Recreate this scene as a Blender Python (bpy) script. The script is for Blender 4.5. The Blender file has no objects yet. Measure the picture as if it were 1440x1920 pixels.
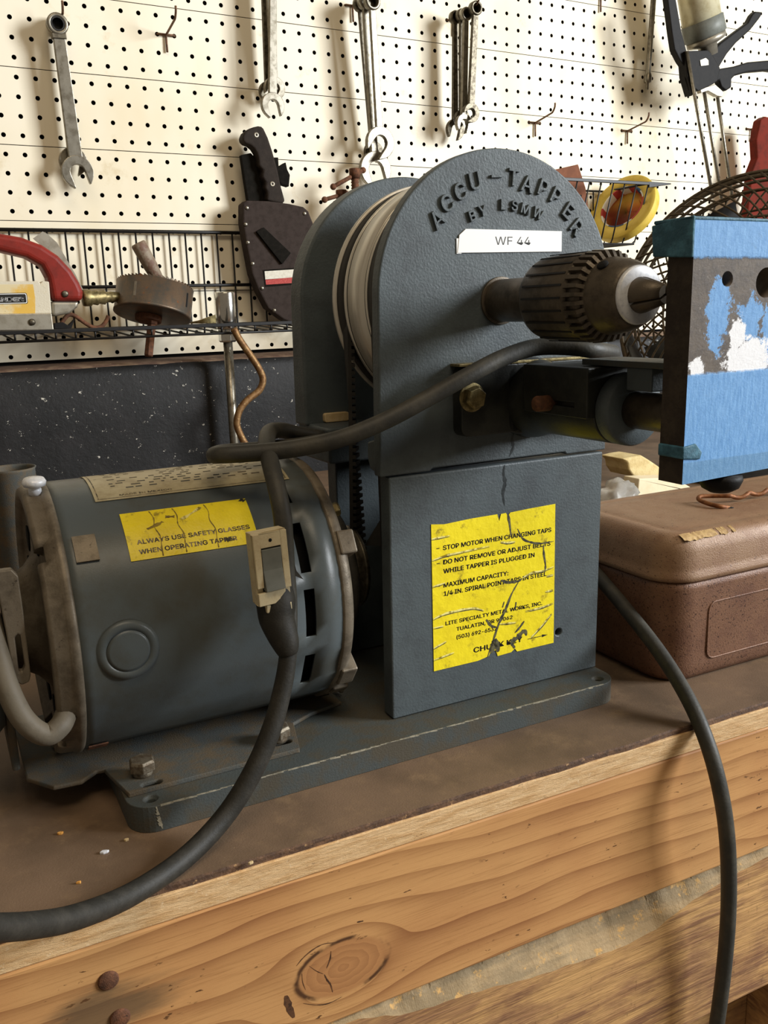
import bpy, bmesh, math, random
from math import sin, cos, pi, radians as rad
from mathutils import Vector, Matrix, noise
random.seed(7)
S = 0.0254                       # geometry below is written in inches
SC = bpy.context.scene
COL = SC.collection

# ------------------------------------------------------------------ camera
CAM = Vector((-8.0926, -55.5546, 9.9947))
F_PX, YAW, PIT, ROLL = 1665.678, 0.49621533, -0.223498683, -0.0311090127
FWD = Vector((sin(YAW)*cos(PIT), cos(YAW)*cos(PIT), sin(PIT)))
_r = Vector((cos(YAW), -sin(YAW), 0)); _u = _r.cross(FWD)
RGT = _r*cos(ROLL)+_u*sin(ROLL); UPV = -_r*sin(ROLL)+_u*cos(ROLL)
cd = bpy.data.cameras.new('camera'); cam = bpy.data.objects.new('camera', cd); COL.objects.link(cam)
cd.sensor_fit = 'VERTICAL'; cd.sensor_height = 36; cd.lens = F_PX*36/1920
cd.clip_start = .02; cd.clip_end = 60
m = Matrix((RGT, UPV, -FWD)).transposed().to_4x4(); m.translation = CAM*S
cam.matrix_world = m
SC.camera = cam

# ------------------------------------------------------------------ light, exposure
SC.view_settings.view_transform = 'Standard'; SC.view_settings.look = 'None'
SC.view_settings.exposure = 0.0; SC.view_settings.gamma = 1.0; SC.view_settings.use_curve_mapping = False
w = bpy.data.worlds.new('world'); SC.world = w; w.use_nodes = True
bg = w.node_tree.nodes['Background']; bg.inputs[0].default_value = (1.0, .83, .62, 1); bg.inputs[1].default_value = .17

def area(name, loc, target, sx, sy, power, col):
    d = bpy.data.lights.new(name, 'AREA'); d.shape = 'RECTANGLE'; d.size = sx*S; d.size_y = sy*S
    d.energy = power; d.color = col
    o = bpy.data.objects.new(name, d); COL.objects.link(o); o.location = Vector(loc)*S
    o.rotation_euler = (Vector(target)-Vector(loc)).to_track_quat('-Z', 'Y').to_euler()
    return o
area('doorway_daylight', (100, -100, 46), (14, -24, 12), 40, 44, 165, (.93, .97, 1.0))
area('ceiling_fixture', (-6, -80, 84), (4, -34, 4), 60, 22, 19, (1.0, .82, .58))

# ------------------------------------------------------------------ frames and helpers
def frame(deg, o=(0, -37, 0)):
    return Matrix.Translation(Vector(o)) @ Matrix.Rotation(rad(deg), 4, 'Z')
FM, FB, FW = frame(-1.6), frame(-2.3), Matrix.Identity(4)
def at(x, y, Fm=FW, **k):
    """point seen at photo pixel x, y on the plane u= / v= / z= of a frame"""
    d = FWD+RGT*((x-720)/F_PX)-UPV*((y-960)/F_PX)
    inv = Fm.inverted(); c = inv @ CAM; dd = inv.to_3x3() @ d
    (a, val), = k.items(); i = 'uvz'.index(a)
    return c+dd*((val-c[i])/dd[i])

class MB:
    """collects shapes (inches) into one mesh"""
    def __init__(s): s.v = []; s.f = []; s.m = []; s.sm = []
    def add(s, vs, fs, mi=0, smooth=False, X=None):
        b = len(s.v)
        s.v += [tuple(X @ Vector(p)) if X is not None else tuple(p) for p in vs]
        for f in fs:
            s.f.append([b+i for i in f]); s.m.append(mi); s.sm.append(smooth)
        return s
    def box(s, lo, hi, mi=0, X=None):
        (a, b, c), (d, e, f) = lo, hi
        vs = [(a,b,c),(d,b,c),(d,e,c),(a,e,c),(a,b,f),(d,b,f),(d,e,f),(a,e,f)]
        return s.add(vs, [(0,3,2,1),(4,5,6,7),(0,1,5,4),(1,2,6,5),(2,3,7,6),(3,0,4,7)], mi, False, X)
    def prism(s, poly, a, b, axis='v', mi=0, X=None, smooth=False):
        """poly of 2D points extruded from a to b along axis (v: points are (u,z); z: (u,v); u: (v,z))"""
        def P(p, t): return {'v': (p[0], t, p[1]), 'z': (p[0], p[1], t), 'u': (t, p[0], p[1])}[axis]
        n = len(poly)
        ar = sum(poly[i][0]*poly[(i+1) % n][1]-poly[(i+1) % n][0]*poly[i][1] for i in range(n))
        if (ar < 0): poly = poly[::-1]
        flip = (axis == 'v') != (b < a)
        vs = [P(p, a) for p in poly]+[P(p, b) for p in poly]
        c0 = list(range(n))[::-1]; c1 = [n+i for i in range(n)]
        sd = [(i, (i+1) % n, n+(i+1) % n, n+i) for i in range(n)]
        if flip: c0, c1, sd = c0[::-1], c1[::-1], [q[::-1] for q in sd]
        s.add(vs, [c0, c1], mi, False, X)
        return s.add(vs, sd, mi, smooth, X)
    def lathe(s, prof, o=(0,0,0), d=(0,0,1), n=32, mi=0, smooth=True, X=None, a0=0):
        """prof: (r, h) pairs turned about the axis d through o"""
        q = Vector(d).normalized().to_track_quat('Z', 'Y'); o = Vector(o)
        vs = []; fs = []
        for r, h in prof:
            for i in range(n):
                a = a0+2*pi*i/n; vs.append(o+q @ Vector((r*cos(a), r*sin(a), h)))
        for j in range(len(prof)-1):
            for i in range(n):
                k = (i+1) % n; fs.append((j*n+i, j*n+k, (j+1)*n+k, (j+1)*n+i))
        if prof[0][0] > 1e-4: fs.append(list(range(n))[::-1])
        if prof[-1][0] > 1e-4: fs.append([(len(prof)-1)*n+i for i in range(n)])
        return s.add(vs, fs, mi, smooth, X)
    def cyl(s, a, b, r, n=20, mi=0, r2=None, X=None):
        a, b = Vector(a), Vector(b); L = (b-a).length
        return s.lathe([(r, 0), (r if r2 is None else r2, L)], a, b-a, n, mi, True, X)
    def tube(s, pts, r, n=10, mi=0, closed=False, smooth=0, X=None, rs=None):
        p = [Vector(q) for q in pts]
        if smooth: p, rs = spline(p, smooth, closed, rs)
        N = len(p); fr = None; vs = []; fs = []
        for i in range(N):
            t = (p[(i+1) % N]-p[i-1]) if (closed or 0 < i < N-1) else (p[1]-p[0] if i == 0 else p[-1]-p[-2])
            t.normalize()
            if fr is None:
                fr = t.orthogonal().normalized()
            fr = (fr-t*fr.dot(t)).normalized(); bi = t.cross(fr)
            rr = rs[i] if rs else r
            for k in range(n):
                a = 2*pi*k/n; vs.append(p[i]+(fr*cos(a)+bi*sin(a))*rr)
        for i in range(N if closed else N-1):
            j = (i+1) % N
            for k in range(n):
                l = (k+1) % n; fs.append((i*n+k, i*n+l, j*n+l, j*n+k))
        if not closed: fs += [list(range(n))[::-1], [(N-1)*n+k for k in range(n)]]
        return s.add(vs, fs, mi, True, X)
    def ball(s, c, r, mi=0, n=14, X=None, sc=(1,1,1)):
        pr = []
        vs = []; fs = []; c = Vector(c); R = n//2
        for j in range(R+1):
            t = pi*j/R
            for i in range(n):
                a = 2*pi*i/n; vs.append(c+Vector((sc[0]*r*sin(t)*cos(a), sc[1]*r*sin(t)*sin(a), -sc[2]*r*cos(t))))
        for j in range(R):
            for i in range(n):
                k = (i+1) % n; fs.append((j*n+i, j*n+k, (j+1)*n+k, (j+1)*n+i))
        return s.add(vs, fs, mi, True, X)
    def build(s, name, mats, parent=None, bevel=0, seg=2, X=None, subsurf=0, weld=True):
        me = bpy.data.meshes.new(name)
        vs = [tuple((X @ Vector(p) if X is not None else Vector(p))*S) for p in s.v]
        me.from_pydata(vs, [], s.f)
        if not isinstance(mats, (list, tuple)): mats = [mats]
        for q in mats: me.materials.append(q)
        me.polygons.foreach_set('material_index', s.m); me.polygons.foreach_set('use_smooth', s.sm)
        me.update()
        if weld:
            bm = bmesh.new(); bm.from_mesh(me)
            bmesh.ops.remove_doubles(bm, verts=bm.verts, dist=1e-6)
            bmesh.ops.recalc_face_normals(bm, faces=bm.faces)
            bm.to_mesh(me); bm.free()
        o = bpy.data.objects.new(name, me); COL.objects.link(o)
        if parent is not None: o.parent = parent
        if bevel:
            b = o.modifiers.new('bevel', 'BEVEL'); b.width = bevel*S; b.segments = seg
            b.limit_method = 'ANGLE'; b.angle_limit = rad(40)
        if subsurf:
            b = o.modifiers.new('sub', 'SUBSURF'); b.levels = b.render_levels = subsurf
        return o

def spline(p, k, closed=False, rs=None):
    out = []; ro = [] if rs else None; N = len(p)
    rng = range(N if closed else N-1)
    for i in rng:
        a, b, c, d = (p[i-1], p[i], p[(i+1) % N], p[(i+2) % N]) if closed else \
            (p[max(i-1, 0)], p[i], p[i+1], p[min(i+2, N-1)])
        for j in range(k):
            t = j/k
            out.append(.5*((2*b)+(c-a)*t+(2*a-5*b+4*c-d)*t*t+(3*b-a-3*c+d)*t**3))
            if rs: ro.append(rs[i]*(1-t)+rs[(i+1) % N]*t)
    if not closed:
        out.append(p[-1])
        if rs: ro.append(rs[-1])
    return out, ro
def arc(cx, cy, r, a0, a1, n=10, ry=None):
    return [(cx+r*cos(rad(a0+(a1-a0)*i/n)), cy+(ry or r)*sin(rad(a0+(a1-a0)*i/n))) for i in range(n+1)]
def rrect(x0, y0, x1, y1, r, n=4):
    return arc(x1-r, y1-r, r, 0, 90, n)+arc(x0+r, y1-r, r, 90, 180, n)+arc(x0+r, y0+r, r, 180, 270, n)+arc(x1-r, y0+r, r, 270, 360, n)
def tag(o, label=None, cat=None, group=None, kind=None):
    if label: o['label'] = label
    if cat: o['category'] = cat
    if group: o['group'] = group
    if kind: o['kind'] = kind
    return o
def thing(name, label, cat, loc=(0,0,0), group=None, Fm=FW):
    o = bpy.data.objects.new(name, None); COL.objects.link(o)
    o.empty_display_size = .02
    X = Fm @ Matrix.Translation(Vector(loc))
    Y = X.copy(); Y.translation = X.translation*S; o.matrix_world = Y
    return tag(o, label, cat, group)
def top(mb, name, label, cat, mats, group=None, Fm=FW, **k):
    """a thing that is one mesh; mb is in the frame's coordinates"""
    o = mb.build(name, mats, None, **k)
    Y = Fm.copy(); Y.translation = Fm.translation*S; o.matrix_world = Y
    return tag(o, label, cat, group)
_tc = {}
FONT = None
try:
    import os
    FONT = bpy.data.fonts.load(os.path.join(bpy.utils.system_resource('DATAFILES', path='fonts'), 'Inter.woff2'))   # Blender's own interface font
except Exception:
    FONT = None
def text_geo(body, size, sx=1.0, bold=0.0, extrude=0.0, bevel=0.0, align='LEFT', space=1.0):
    key = (body, size, sx, bold, extrude, bevel, align, space)
    if key not in _tc:
        c = bpy.data.curves.new('t', 'FONT'); c.body = body; c.size = size
        if FONT: c.font = FONT
        c.offset = 0 if FONT else bold; c.extrude = extrude
        c.bevel_depth = bevel; c.align_x = align; c.space_character = space; c.resolution_u = 4
        o = bpy.data.objects.new('t', c); COL.objects.link(o)
        me = o.to_mesh()
        tv = [(v.co.x*sx, v.co.y, v.co.z) for v in me.vertices]; tf = [tuple(p.vertices) for p in me.polygons]
        if FONT and bold:
            n0 = len(tv); base_v, base_f = tv, tf; tv = []; tf = []
            for q_, (ox, oy) in enumerate(((-1, 0), (1, 0), (0, -1), (0, 1))):
                tv += [(x+ox*size*.028, y+oy*size*.02, z) for x, y, z in base_v]; tf += [tuple(i+q_*n0 for i in f) for f in base_f]
        _tc[key] = (tv, tf) if True else ([(v.co.x*sx, v.co.y, v.co.z) for v in me.vertices], [tuple(p.vertices) for p in me.polygons])
        o.to_mesh_clear(); bpy.data.objects.remove(o); bpy.data.curves.remove(c)
    return _tc[key]
def text_fit(body, width, cap, **k):
    """text scaled so caps are cap high and the line is width wide"""
    vs, fs = text_geo(body, cap/.73, **k)
    x0 = min(v[0] for v in vs); x1 = max(v[0] for v in vs)
    q = width/(x1-x0)
    return [((v[0]-x0)*q, v[1], v[2]) for v in vs], fs
def cut(o, mb):
    """take mb's shape out of o for good"""
    c = mb.build('c', [o.data.materials[0]], None); c.parent = o.parent
    bpy.context.view_layer.update()
    md = o.modifiers.new('b', 'BOOLEAN'); md.operation = 'DIFFERENCE'; md.object = c; md.solver = 'EXACT'
    while o.modifiers[0] != md: o.modifiers.move(len(o.modifiers)-1, 0)
    others = [x for x in o.modifiers if x != md]; vis = [(x, x.show_viewport) for x in others]
    for x in others: x.show_viewport = False
    dg = bpy.context.evaluated_depsgraph_get()
    me = bpy.data.meshes.new_from_object(o.evaluated_get(dg))
    old = o.data; o.modifiers.remove(md); o.data = me; me.name = old.name
    for x, s_ in vis: x.show_viewport = s_
    bpy.data.objects.remove(c)

# ------------------------------------------------------------------ materials
def hexc(h):
    h = h.lstrip('#'); c = [int(h[i:i+2], 16)/255 for i in (0, 2, 4)]
    return tuple((x/12.92 if x <= .04045 else ((x+.055)/1.055)**2.4) for x in c)+(1,)
class NT:
    def __init__(s, name):
        s.mat = bpy.data.materials.new(name); s.mat.use_nodes = True; s.t = s.mat.node_tree
        s.b = s.t.nodes['Principled BSDF']
    def n(s, typ, **k):
        nd = s.t.nodes.new('ShaderNode'+typ)
        for a, v in k.items(): setattr(nd, a, v)
        return nd
    def l(s, a, b): s.t.links.new(a, b)
    def inp(s, sock, v):
        if hasattr(v, 'links') or isinstance(v, bpy.types.NodeSocket): s.l(v, sock)
        else: sock.default_value = v
    def math(s, op, a, b=0.0, c=None, clamp=False):
        nd = s.n('Math', operation=op, use_clamp=clamp); s.inp(nd.inputs[0], a); s.inp(nd.inputs[1], b)
        if c is not None: s.inp(nd.inputs[2], c)
        return nd.outputs[0]
    def coord(s, scale=(1,1,1), loc=(0,0,0), rot=(0,0,0)):
        """object coordinates in inches"""
        if not hasattr(s, 'tc'): s.tc = s.n('TexCoord')
        mp = s.n('Mapping'); s.l(s.tc.outputs['Object'], mp.inputs[0])
        mp.inputs['Scale'].default_value = [x/S for x in scale]; mp.inputs['Location'].default_value = loc; mp.inputs['Rotation'].default_value = rot
        return mp.outputs[0]
    def noise(s, scale=1.0, detail=4, rough=.6, vec=None, dist=0, vscale=(1,1,1), loc=(0,0,0)):
        nd = s.n('TexNoise'); s.l(vec if vec is not None else s.coord(vscale, loc), nd.inputs['Vector'])
        nd.inputs['Scale'].default_value = scale; nd.inputs['Detail'].default_value = detail
        nd.inputs['Roughness'].default_value = rough; nd.inputs['Distortion'].default_value = dist
        return nd.outputs['Fac']
    def step(s, f, a, b):
        nd = s.n('MapRange'); nd.interpolation_type = 'SMOOTHSTEP'
        s.inp(nd.inputs[0], f); nd.inputs[1].default_value = a; nd.inputs[2].default_value = b
        return nd.outputs[0]
    def mix(s, f, a, b):
        nd = s.n('Mix'); nd.data_type = 'RGBA'; s.inp(nd.inputs[0], f)
        for i, v in ((6, a), (7, b)):
            if isinstance(v, str): v = hexc(v)
            s.inp(nd.inputs[i], v)
        return nd.outputs[2]
    def fin(s, col, rough=.6, metal=0.0, bump=None, bstr=.3, bdist=.02, spec=.35):
        if isinstance(col, str): col = hexc(col)
        s.inp(s.b.inputs['Base Color'], col); s.inp(s.b.inputs['Roughness'], rough); s.inp(s.b.inputs['Metallic'], metal)
        s.b.inputs['Specular IOR Level'].default_value = spec
        if bump is not None:
            bp = s.n('Bump'); bp.inputs['Strength'].default_value = bstr; bp.inputs['Distance'].default_value = bdist*S*2.5
            s.l(bump, bp.inputs['Height']); s.l(bp.outputs[0], s.b.inputs['Normal'])
        return s.mat
def pm(name, c1, c2=None, scale=2.0, lo=.4, hi=.65, rough=.6, metal=0.0, bump=.0, bscale=20, c3=None, s3=8, t3=(.62, .68), vscale=(1,1,1), rvar=0, spec=.35):
    t = NT(name); c = hexc(c1)
    if c2: c = t.mix(t.step(t.noise(scale, 6, .65, vscale=vscale), lo, hi), c, c2)
    if c3: c = t.mix(t.step(t.noise(s3, 5, .7, loc=(3, 7, 1)), *t3), c, c3)
    r = rough
    if rvar: r = t.math('ADD', rough-rvar/2, t.math('MULTIPLY', t.noise(scale*2, 4), rvar))
    return t.fin(c, r, metal, t.noise(bscale, 4, .6) if bump else None, bump, .02, spec)

M = {}
M['paint'] = pm('grey_machine_paint', '#4c5457', '#42484b', 1.3, .4, .7, .5, 0, .25, 18, '#7f868a', 14, (.74, .77), rvar=.15)
M['greasy'] = pm('greasy_dark_steel', '#262725', '#33342f', 1.5, .4, .65, .4, .2, .1, 18, rvar=.15)
M['paint_base'] = pm('grey_base_paint', '#454a49', '#4b463b', 1.1, .42, .62, .55, 0, .25, 22, '#8a877c', 16, (.72, .75), rvar=.2)
M['motor'] = pm('grey_motor_enamel', '#51585a', '#4b4d49', .9, .4, .7, .36, 0, .06, 30, '#8d9088', 22, (.76, .78), rvar=.12)
M['motor_dark'] = pm('motor_inside_black', '#0d0c0b', rough=.8)
M['cast_al'] = pm('dusty_cast_aluminium', '#786e5f', '#5c5346', 1.6, .4, .65, .5, .35, .12, 26, '#4d4439', 6, (.62, .7), rvar=.2)
M['saddle'] = pm('dusty_grey_saddle', '#4b4d4a', '#5a4f3f', 1.5, .4, .6, .75, 0, .3, 30)
M['drip'] = pm('dark_oil_drip', '#26292b', '#33383a', 8, .4, .6, .35)
M['wear'] = pm('bare_worn_edge', '#a09a88', '#7d7868', 10, .4, .6, .5)
M['bolt'] = pm('dull_zinc_bolt', '#7d7566', '#5d5040', 6, .4, .65, .5, .55, .2, 40)
M['brass'] = pm('aged_brass_bolt', '#8f8058', '#5f5436', 5, .4, .65, .42, .7, .15, 40)
M['steel'] = pm('worn_chrome_steel', '#8f897c', '#6c6557', 3, .42, .68, .36, .85, .08, 40, rvar=.2)
M['steel_dark'] = pm('dirty_tool_steel', '#6a6355', '#453e33', 4, .4, .65, .42, .8, .15, 40, rvar=.2)
M['chrome'] = pm('bright_chrome', '#d8d6d0', '#b9b5ac', 3, .5, .8, .16, 1.0)
M['bright'] = pm('bare_steel_reflection', '#dfe1e6', '#c7cad2', 12, .45, .7, .42, .15)  # near-white colour paints the daylight reflection on chuck nose and jaw tips
M['drum'] = pm('polished_drum_rim', '#d6d1c6', '#bbb4a5', 1.5, .4, .7, .34, .45, .05, 30, vscale=(.3, 3, .3))
M['chuck'] = pm('blackened_chuck_steel', '#5f564a', '#443d34', 2.5, .4, .7, .42, .55, .12, 30, rvar=.15)
M['rubber'] = pm('dusty_black_rubber', '#34332f', '#45423a', 1.6, .4, .7, .55, 0, .15, 14, rvar=.15)
M['lead'] = pm('dusty_grey_lead', '#6a6254', '#5a5347', 1.5, .4, .65, .6, 0, .1, 14)
M['rubber_dark'] = pm('black_rubber', '#24221d', '#312e28', 3, .4, .7, .6, 0, .15, 20)
M['belt'] = pm('toothed_belt_rubber', '#23211e', '#2e2b26', 3, .4, .7, .7)
M['black_wire'] = pm('black_coated_wire', '#100e0d', '#1a1715', 4, .45, .7, .45)
M['rust'] = pm('brown_rust', '#5c3d2c', '#7a5037', 5, .4, .65, .8, .2, .4, 40, '#3a281f', 9, (.6, .68))
M['hook'] = pm('rusty_hook_wire', '#5b4332', '#7a5a42', 8, .4, .6, .6, .4, .2, 50)
M['cream'] = pm('yellowed_cream_plastic', '#c9bb98', '#b8a684', 4, .45, .7, .5, 0, .1, 30, '#7c6a4c', 10, (.66, .72))
M['rocker'] = pm('grey_rocker_plastic', '#70726b', '#666861', 4, .4, .7, .5)
M['yellow'] = pm('yellow_vinyl_label', '#f2dc25', '#e6cf22', 1.4, .4, .7, .38, 0, .3, 5, '#8f7c26', 2.4, (.55, .72))
M['ink'] = pm('black_print', '#1d1b16', rough=.5)
M['ink_worn'] = pm('worn_print', '#3f372c', '#8d7f62', 6, .45, .6, rough=.5)
M['tear_and_shade'] = pm('label_tear_and_crease_shade', '#2c2922', '#5f5a3a', 9, .4, .6, rough=.7)  # real tears, and the painted shade line under creases
M['grime'] = pm('brown_label_grime', '#6d5a22', '#94802c', 8, .4, .6, rough=.6)
M['crease'] = pm('crease_highlight', '#f0e48a', '#8d7a28', 6, .45, .6, rough=.35)  # pale colour paints the light caught by label wrinkles
M['white'] = pm('white_label_tape', '#f4f3f0', rough=.4)
M['plate_cream'] = pm('printed_foil_plate', '#b3a888', '#9d9070', 2.5, .4, .7, .4, .15, 0, 20, '#6d6246', 6, (.66, .74))
M['dark_void'] = pm('dark_recess', '#080808', rough=.9)
def wood_rail():
    t = NT('knotty_fir_rail'); sp = t.n('SeparateXYZ'); t.l(t.coord(), sp.inputs[0])
    x, z = sp.outputs[0], sp.outputs[2]
    kx, kz, a = -1.5, -2.98, .78
    wob = t.math('MULTIPLY', t.math('SUBTRACT', t.noise(.35, 3, .5, vscale=(.35, 1, 1)), .5), .8)
    dx = t.math('MULTIPLY', t.math('SUBTRACT', x, kx), .62); dz = t.math('SUBTRACT', z, kz)
    r2 = t.math('ADD', t.math('MULTIPLY', dx, dx), t.math('MULTIPLY', dz, dz))
    fl = t.math('SUBTRACT', 1.0, t.math('DIVIDE', a*a, t.math('MAXIMUM', r2, a*a*.55)))
    psi = t.math('ADD', t.math('ADD', t.math('MULTIPLY', dz, fl), wob), t.math('MULTIPLY', x, .035))
    saw = t.math('FRACT', t.math('ADD', t.math('MULTIPLY', psi, 1.75), t.math('MULTIPLY', t.noise(1.2, 2, .5, vscale=(.08, 1, .4)), 1.2)))
    late = t.math('POWER', saw, 3.0)
    fine = t.noise(3, 6, .75, vscale=(.22, 1, 9))
    c = t.mix(t.math('MULTIPLY', late, .7), '#c79660', '#97673c')
    c = t.mix(t.step(t.noise(.5, 3, .5, vscale=(.6, 1, 1)), .35, .7), c, t.mix(late, '#bd8a57', '#8f5e38'))
    c = t.mix(t.math('MULTIPLY', t.step(fine, .48, .72), .5), c, '#85592f')
    r = t.math('SQRT', r2)
    knot = t.math('SUBTRACT', 1.0, t.step(r, .54, .66))
    rings = t.math('FRACT', t.math('ADD', t.math('MULTIPLY', r, 7), t.noise(2.5, 2)))
    kc = t.mix(t.math('MULTIPLY', rings, .5), '#b07d4e', '#8a5c38')
    c = t.mix(knot, c, kc)
    edge = t.math('MULTIPLY', t.step(r, .57, .62), t.math('SUBTRACT', 1.0, t.step(r, .64, .70)))
    c = t.mix(t.math('MULTIPLY', edge, t.step(t.noise(1.5, 3), .42, .6)), c, '#4f321d')
    # grey stain bleeding from the nails
    sx = t.math('MULTIPLY', t.math('ADD', x, 6.3), .38); sz = t.math('ADD', z, 2.0)
    sr = t.math('SQRT', t.math('ADD', t.math('MULTIPLY', sx, sx), t.math('MULTIPLY', sz, sz)))
    st = t.math('MULTIPLY', t.math('SUBTRACT', 1.0, t.step(t.math('ADD', sr, t.math('MULTIPLY', t.noise(1.5, 4, vscale=(.3, 1, 1.6)), 1.0)), .7, 1.15)), .75)
    c = t.mix(st, c, '#4d4132')
    sp_ = t.math('MULTIPLY', t.step(t.noise(6, 3, .6, vscale=(.5, 1, 1.3)), .66, .70), t.step(t.noise(.7, 3, loc=(3, 0, 1)), .45, .6))
    c = t.mix(sp_, c, '#5c3d22')
    return t.fin(c, .55, 0, t.math('ADD', late, fine), .15, .02)
M['rail'] = wood_rail()
M['knot_dark'] = pm('dark_knot_crack', '#3a2415', '#5b3b22', 6, .4, .6, rough=.8)
def wood_plank():
    t = NT('rough_sawn_plank'); v = t.coord((1, 1, 1), rot=(0, rad(-14), 0))
    g1 = t.noise(1.0, 4, .65, vec=t.coord((.5, 1, 8.5), rot=(0, rad(-9), 0)), dist=.25)
    g2 = t.noise(1.0, 4, .7, vec=t.coord((.22, 1, 3.2), (4, 0, 2), rot=(0, rad(-9), 0)), dist=.3)
    saw = t.step(g1, .47, .57)
    cl = t.noise(.8, 5, .65, dist=.4, vscale=(.6, 1, 1.4))
    c = t.mix(t.step(cl, .4, .68), '#c0955f', '#98704c')
    c = t.mix(t.math('MULTIPLY', t.step(g2, .5, .66), .55), c, '#7c5237')
    c = t.mix(t.math('MULTIPLY', saw, t.math('MULTIPLY', t.step(t.noise(.5, 4, .65, loc=(2, 0, 5)), .38, .62), .6)), c, '#6a4636')
    c = t.mix(t.math('MULTIPLY', t.step(t.noise(2.2, 5, .75, vscale=(2.2, 1, .5), loc=(9, 0, 2)), .62, .72), .6), c, '#3d2418')
    c = t.mix(t.math('MULTIPLY', t.step(t.noise(4, 4, .7, vscale=(.5, 1, 3)), .55, .8), .5), c, '#caa06a')
    return t.fin(c, .7, 0, t.math('ADD', g1, g2), .6, .03)
M['plank'] = wood_plank()
M['plank_scar'] = pm('grey_splintered_wood', '#a58c67', '#8a7759', 2.0, .4, .65, .75, 0, .4, 12, '#c59b5e', 3.0, (.56, .66), vscale=(.25, 1, 1.8))
def ply():
    t = NT('plywood_edge'); sp = t.n('SeparateXYZ'); t.l(t.coord(), sp.inputs[0])
    lay = t.math('FRACT', t.math('ADD', t.math('MULTIPLY', sp.outputs[2], 4.6), t.math('MULTIPLY', t.noise(.6, 3), .25)))
    fib = t.noise(3, 6, .75, vscale=(.5, 1, 3.2))
    c = t.mix(t.step(fib, .38, .68), '#e0bc8c', '#c79c68')
    c = t.mix(t.math('MULTIPLY', t.step(lay, .8, .98), .3), c, '#9a6f42')
    c = t.mix(t.math('MULTIPLY', t.step(t.noise(2.6, 6, .85, vscale=(.8, 1, 1.7), loc=(4, 0, 3)), .60, .70), .75), c, '#5f4024')
    c = t.mix(t.math('MULTIPLY', t.step(t.noise(9, 3, .8, vscale=(1, 1, .7)), .6, .7), .4), c, '#efd9b4')
    return t.fin(c, .75, 0, fib, .7, .03)
M['ply'] = ply()
def hardboard():
    t = NT('oily_hardboard_top')
    c = t.mix(t.step(t.noise(.35, 5, .6), .35, .68), '#76604c', '#5f4d3c')
    c = t.mix(t.math('MULTIPLY', t.step(t.noise(.9, 5, .7, loc=(5, 2, 0)), .5, .75), .6), c, '#8a7155')
    c = t.mix(t.step(t.noise(12, 3, .6), .74, .77), c, '#a08a68')
    c = t.mix(t.math('MULTIPLY', t.step(t.noise(1.3, 6, .8, vscale=(.5, 1.4, 1), loc=(2, 8, 0)), .68, .73), .5), c, '#8f7a5a')
    return t.fin(c, .6, 0, t.noise(22, 4, .7), .25, .015)
M['hardboard'] = hardboard()
M['hard_edge'] = pm('worn_hardboard_edge', '#4a3629', '#6b4f39', 3, .4, .65, .75, 0, .5, 10, '#9b7a55', 5, (.62, .68), vscale=(1, 1, 3))
def pegpaint():
    t = NT('cream_painted_pegboard')
    c = t.mix(t.step(t.noise(.10, 4, .6, vscale=(1, 1, .6)), .38, .7), '#f1e8d2', '#e6d8b8')
    c = t.mix(t.math('MULTIPLY', t.step(t.noise(.33, 6, .7, loc=(3, 0, 8)), .57, .7), .5), c, '#cdb88c')
    c = t.mix(t.math('MULTIPLY', t.step(t.noise(1.0, 5, .75, loc=(12, 0, 4)), .70, .76), .6), c, '#a27c4a')
    return t.fin(c, .55, 0, t.noise(1.2, 3), .05, .01)
M['peg'] = pegpaint()
M['peg_core'] = pm('brown_board_core', '#33271c', rough=.9)
M['wall_back'] = pm('dark_wall_behind_board', '#15110d', rough=.9)
def ledgepaint():
    t = NT('black_painted_ledge')
    c = t.mix(t.step(t.noise(.5, 5, .6), .4, .7), '#100f0f', '#1b1919')
    c = t.mix(t.step(t.noise(2.6, 4, .75, vscale=(1, 1, 1.4)), .655, .675), c, '#b9b4a8')
    c = t.mix(t.math('MULTIPLY', t.step(t.noise(.7, 6, .8, loc=(4, 4, 1)), .62, .72), .5), c, '#5c574e')
    return t.fin(c, .6, 0, t.noise(3, 5, .7), .4, .03)
M['ledge'] = ledgepaint()
M['ledge_top'] = pm('dusty_ledge_top', '#5b4438', '#7a6450', 1.2, .4, .65, .8, 0, .3, 8, '#a89880', 2.5, (.64, .7))
M['toolbox'] = pm('brown_hammered_box_paint', '#7c5a45', '#6c4b3a', 1.2, .4, .7, .42, .1, .35, 26, '#3d271f', 15, (.57, .62), rvar=.2)
M['toolbox_lid'] = pm('brown_lid_paint', '#8e7056', '#83634b', .9, .4, .65, .45, .1, .3, 26, '#4a3024', 15, (.60, .65), rvar=.2)
M['chip_pale'] = pm('pale_primer_chip', '#b89a68', '#a08256', 8, .4, .6, rough=.7)
M['rust_wire'] = pm('rusty_handle_wire', '#6e4326', '#8a5a34', 6, .4, .6, .6, .4, .2, 40)
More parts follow.
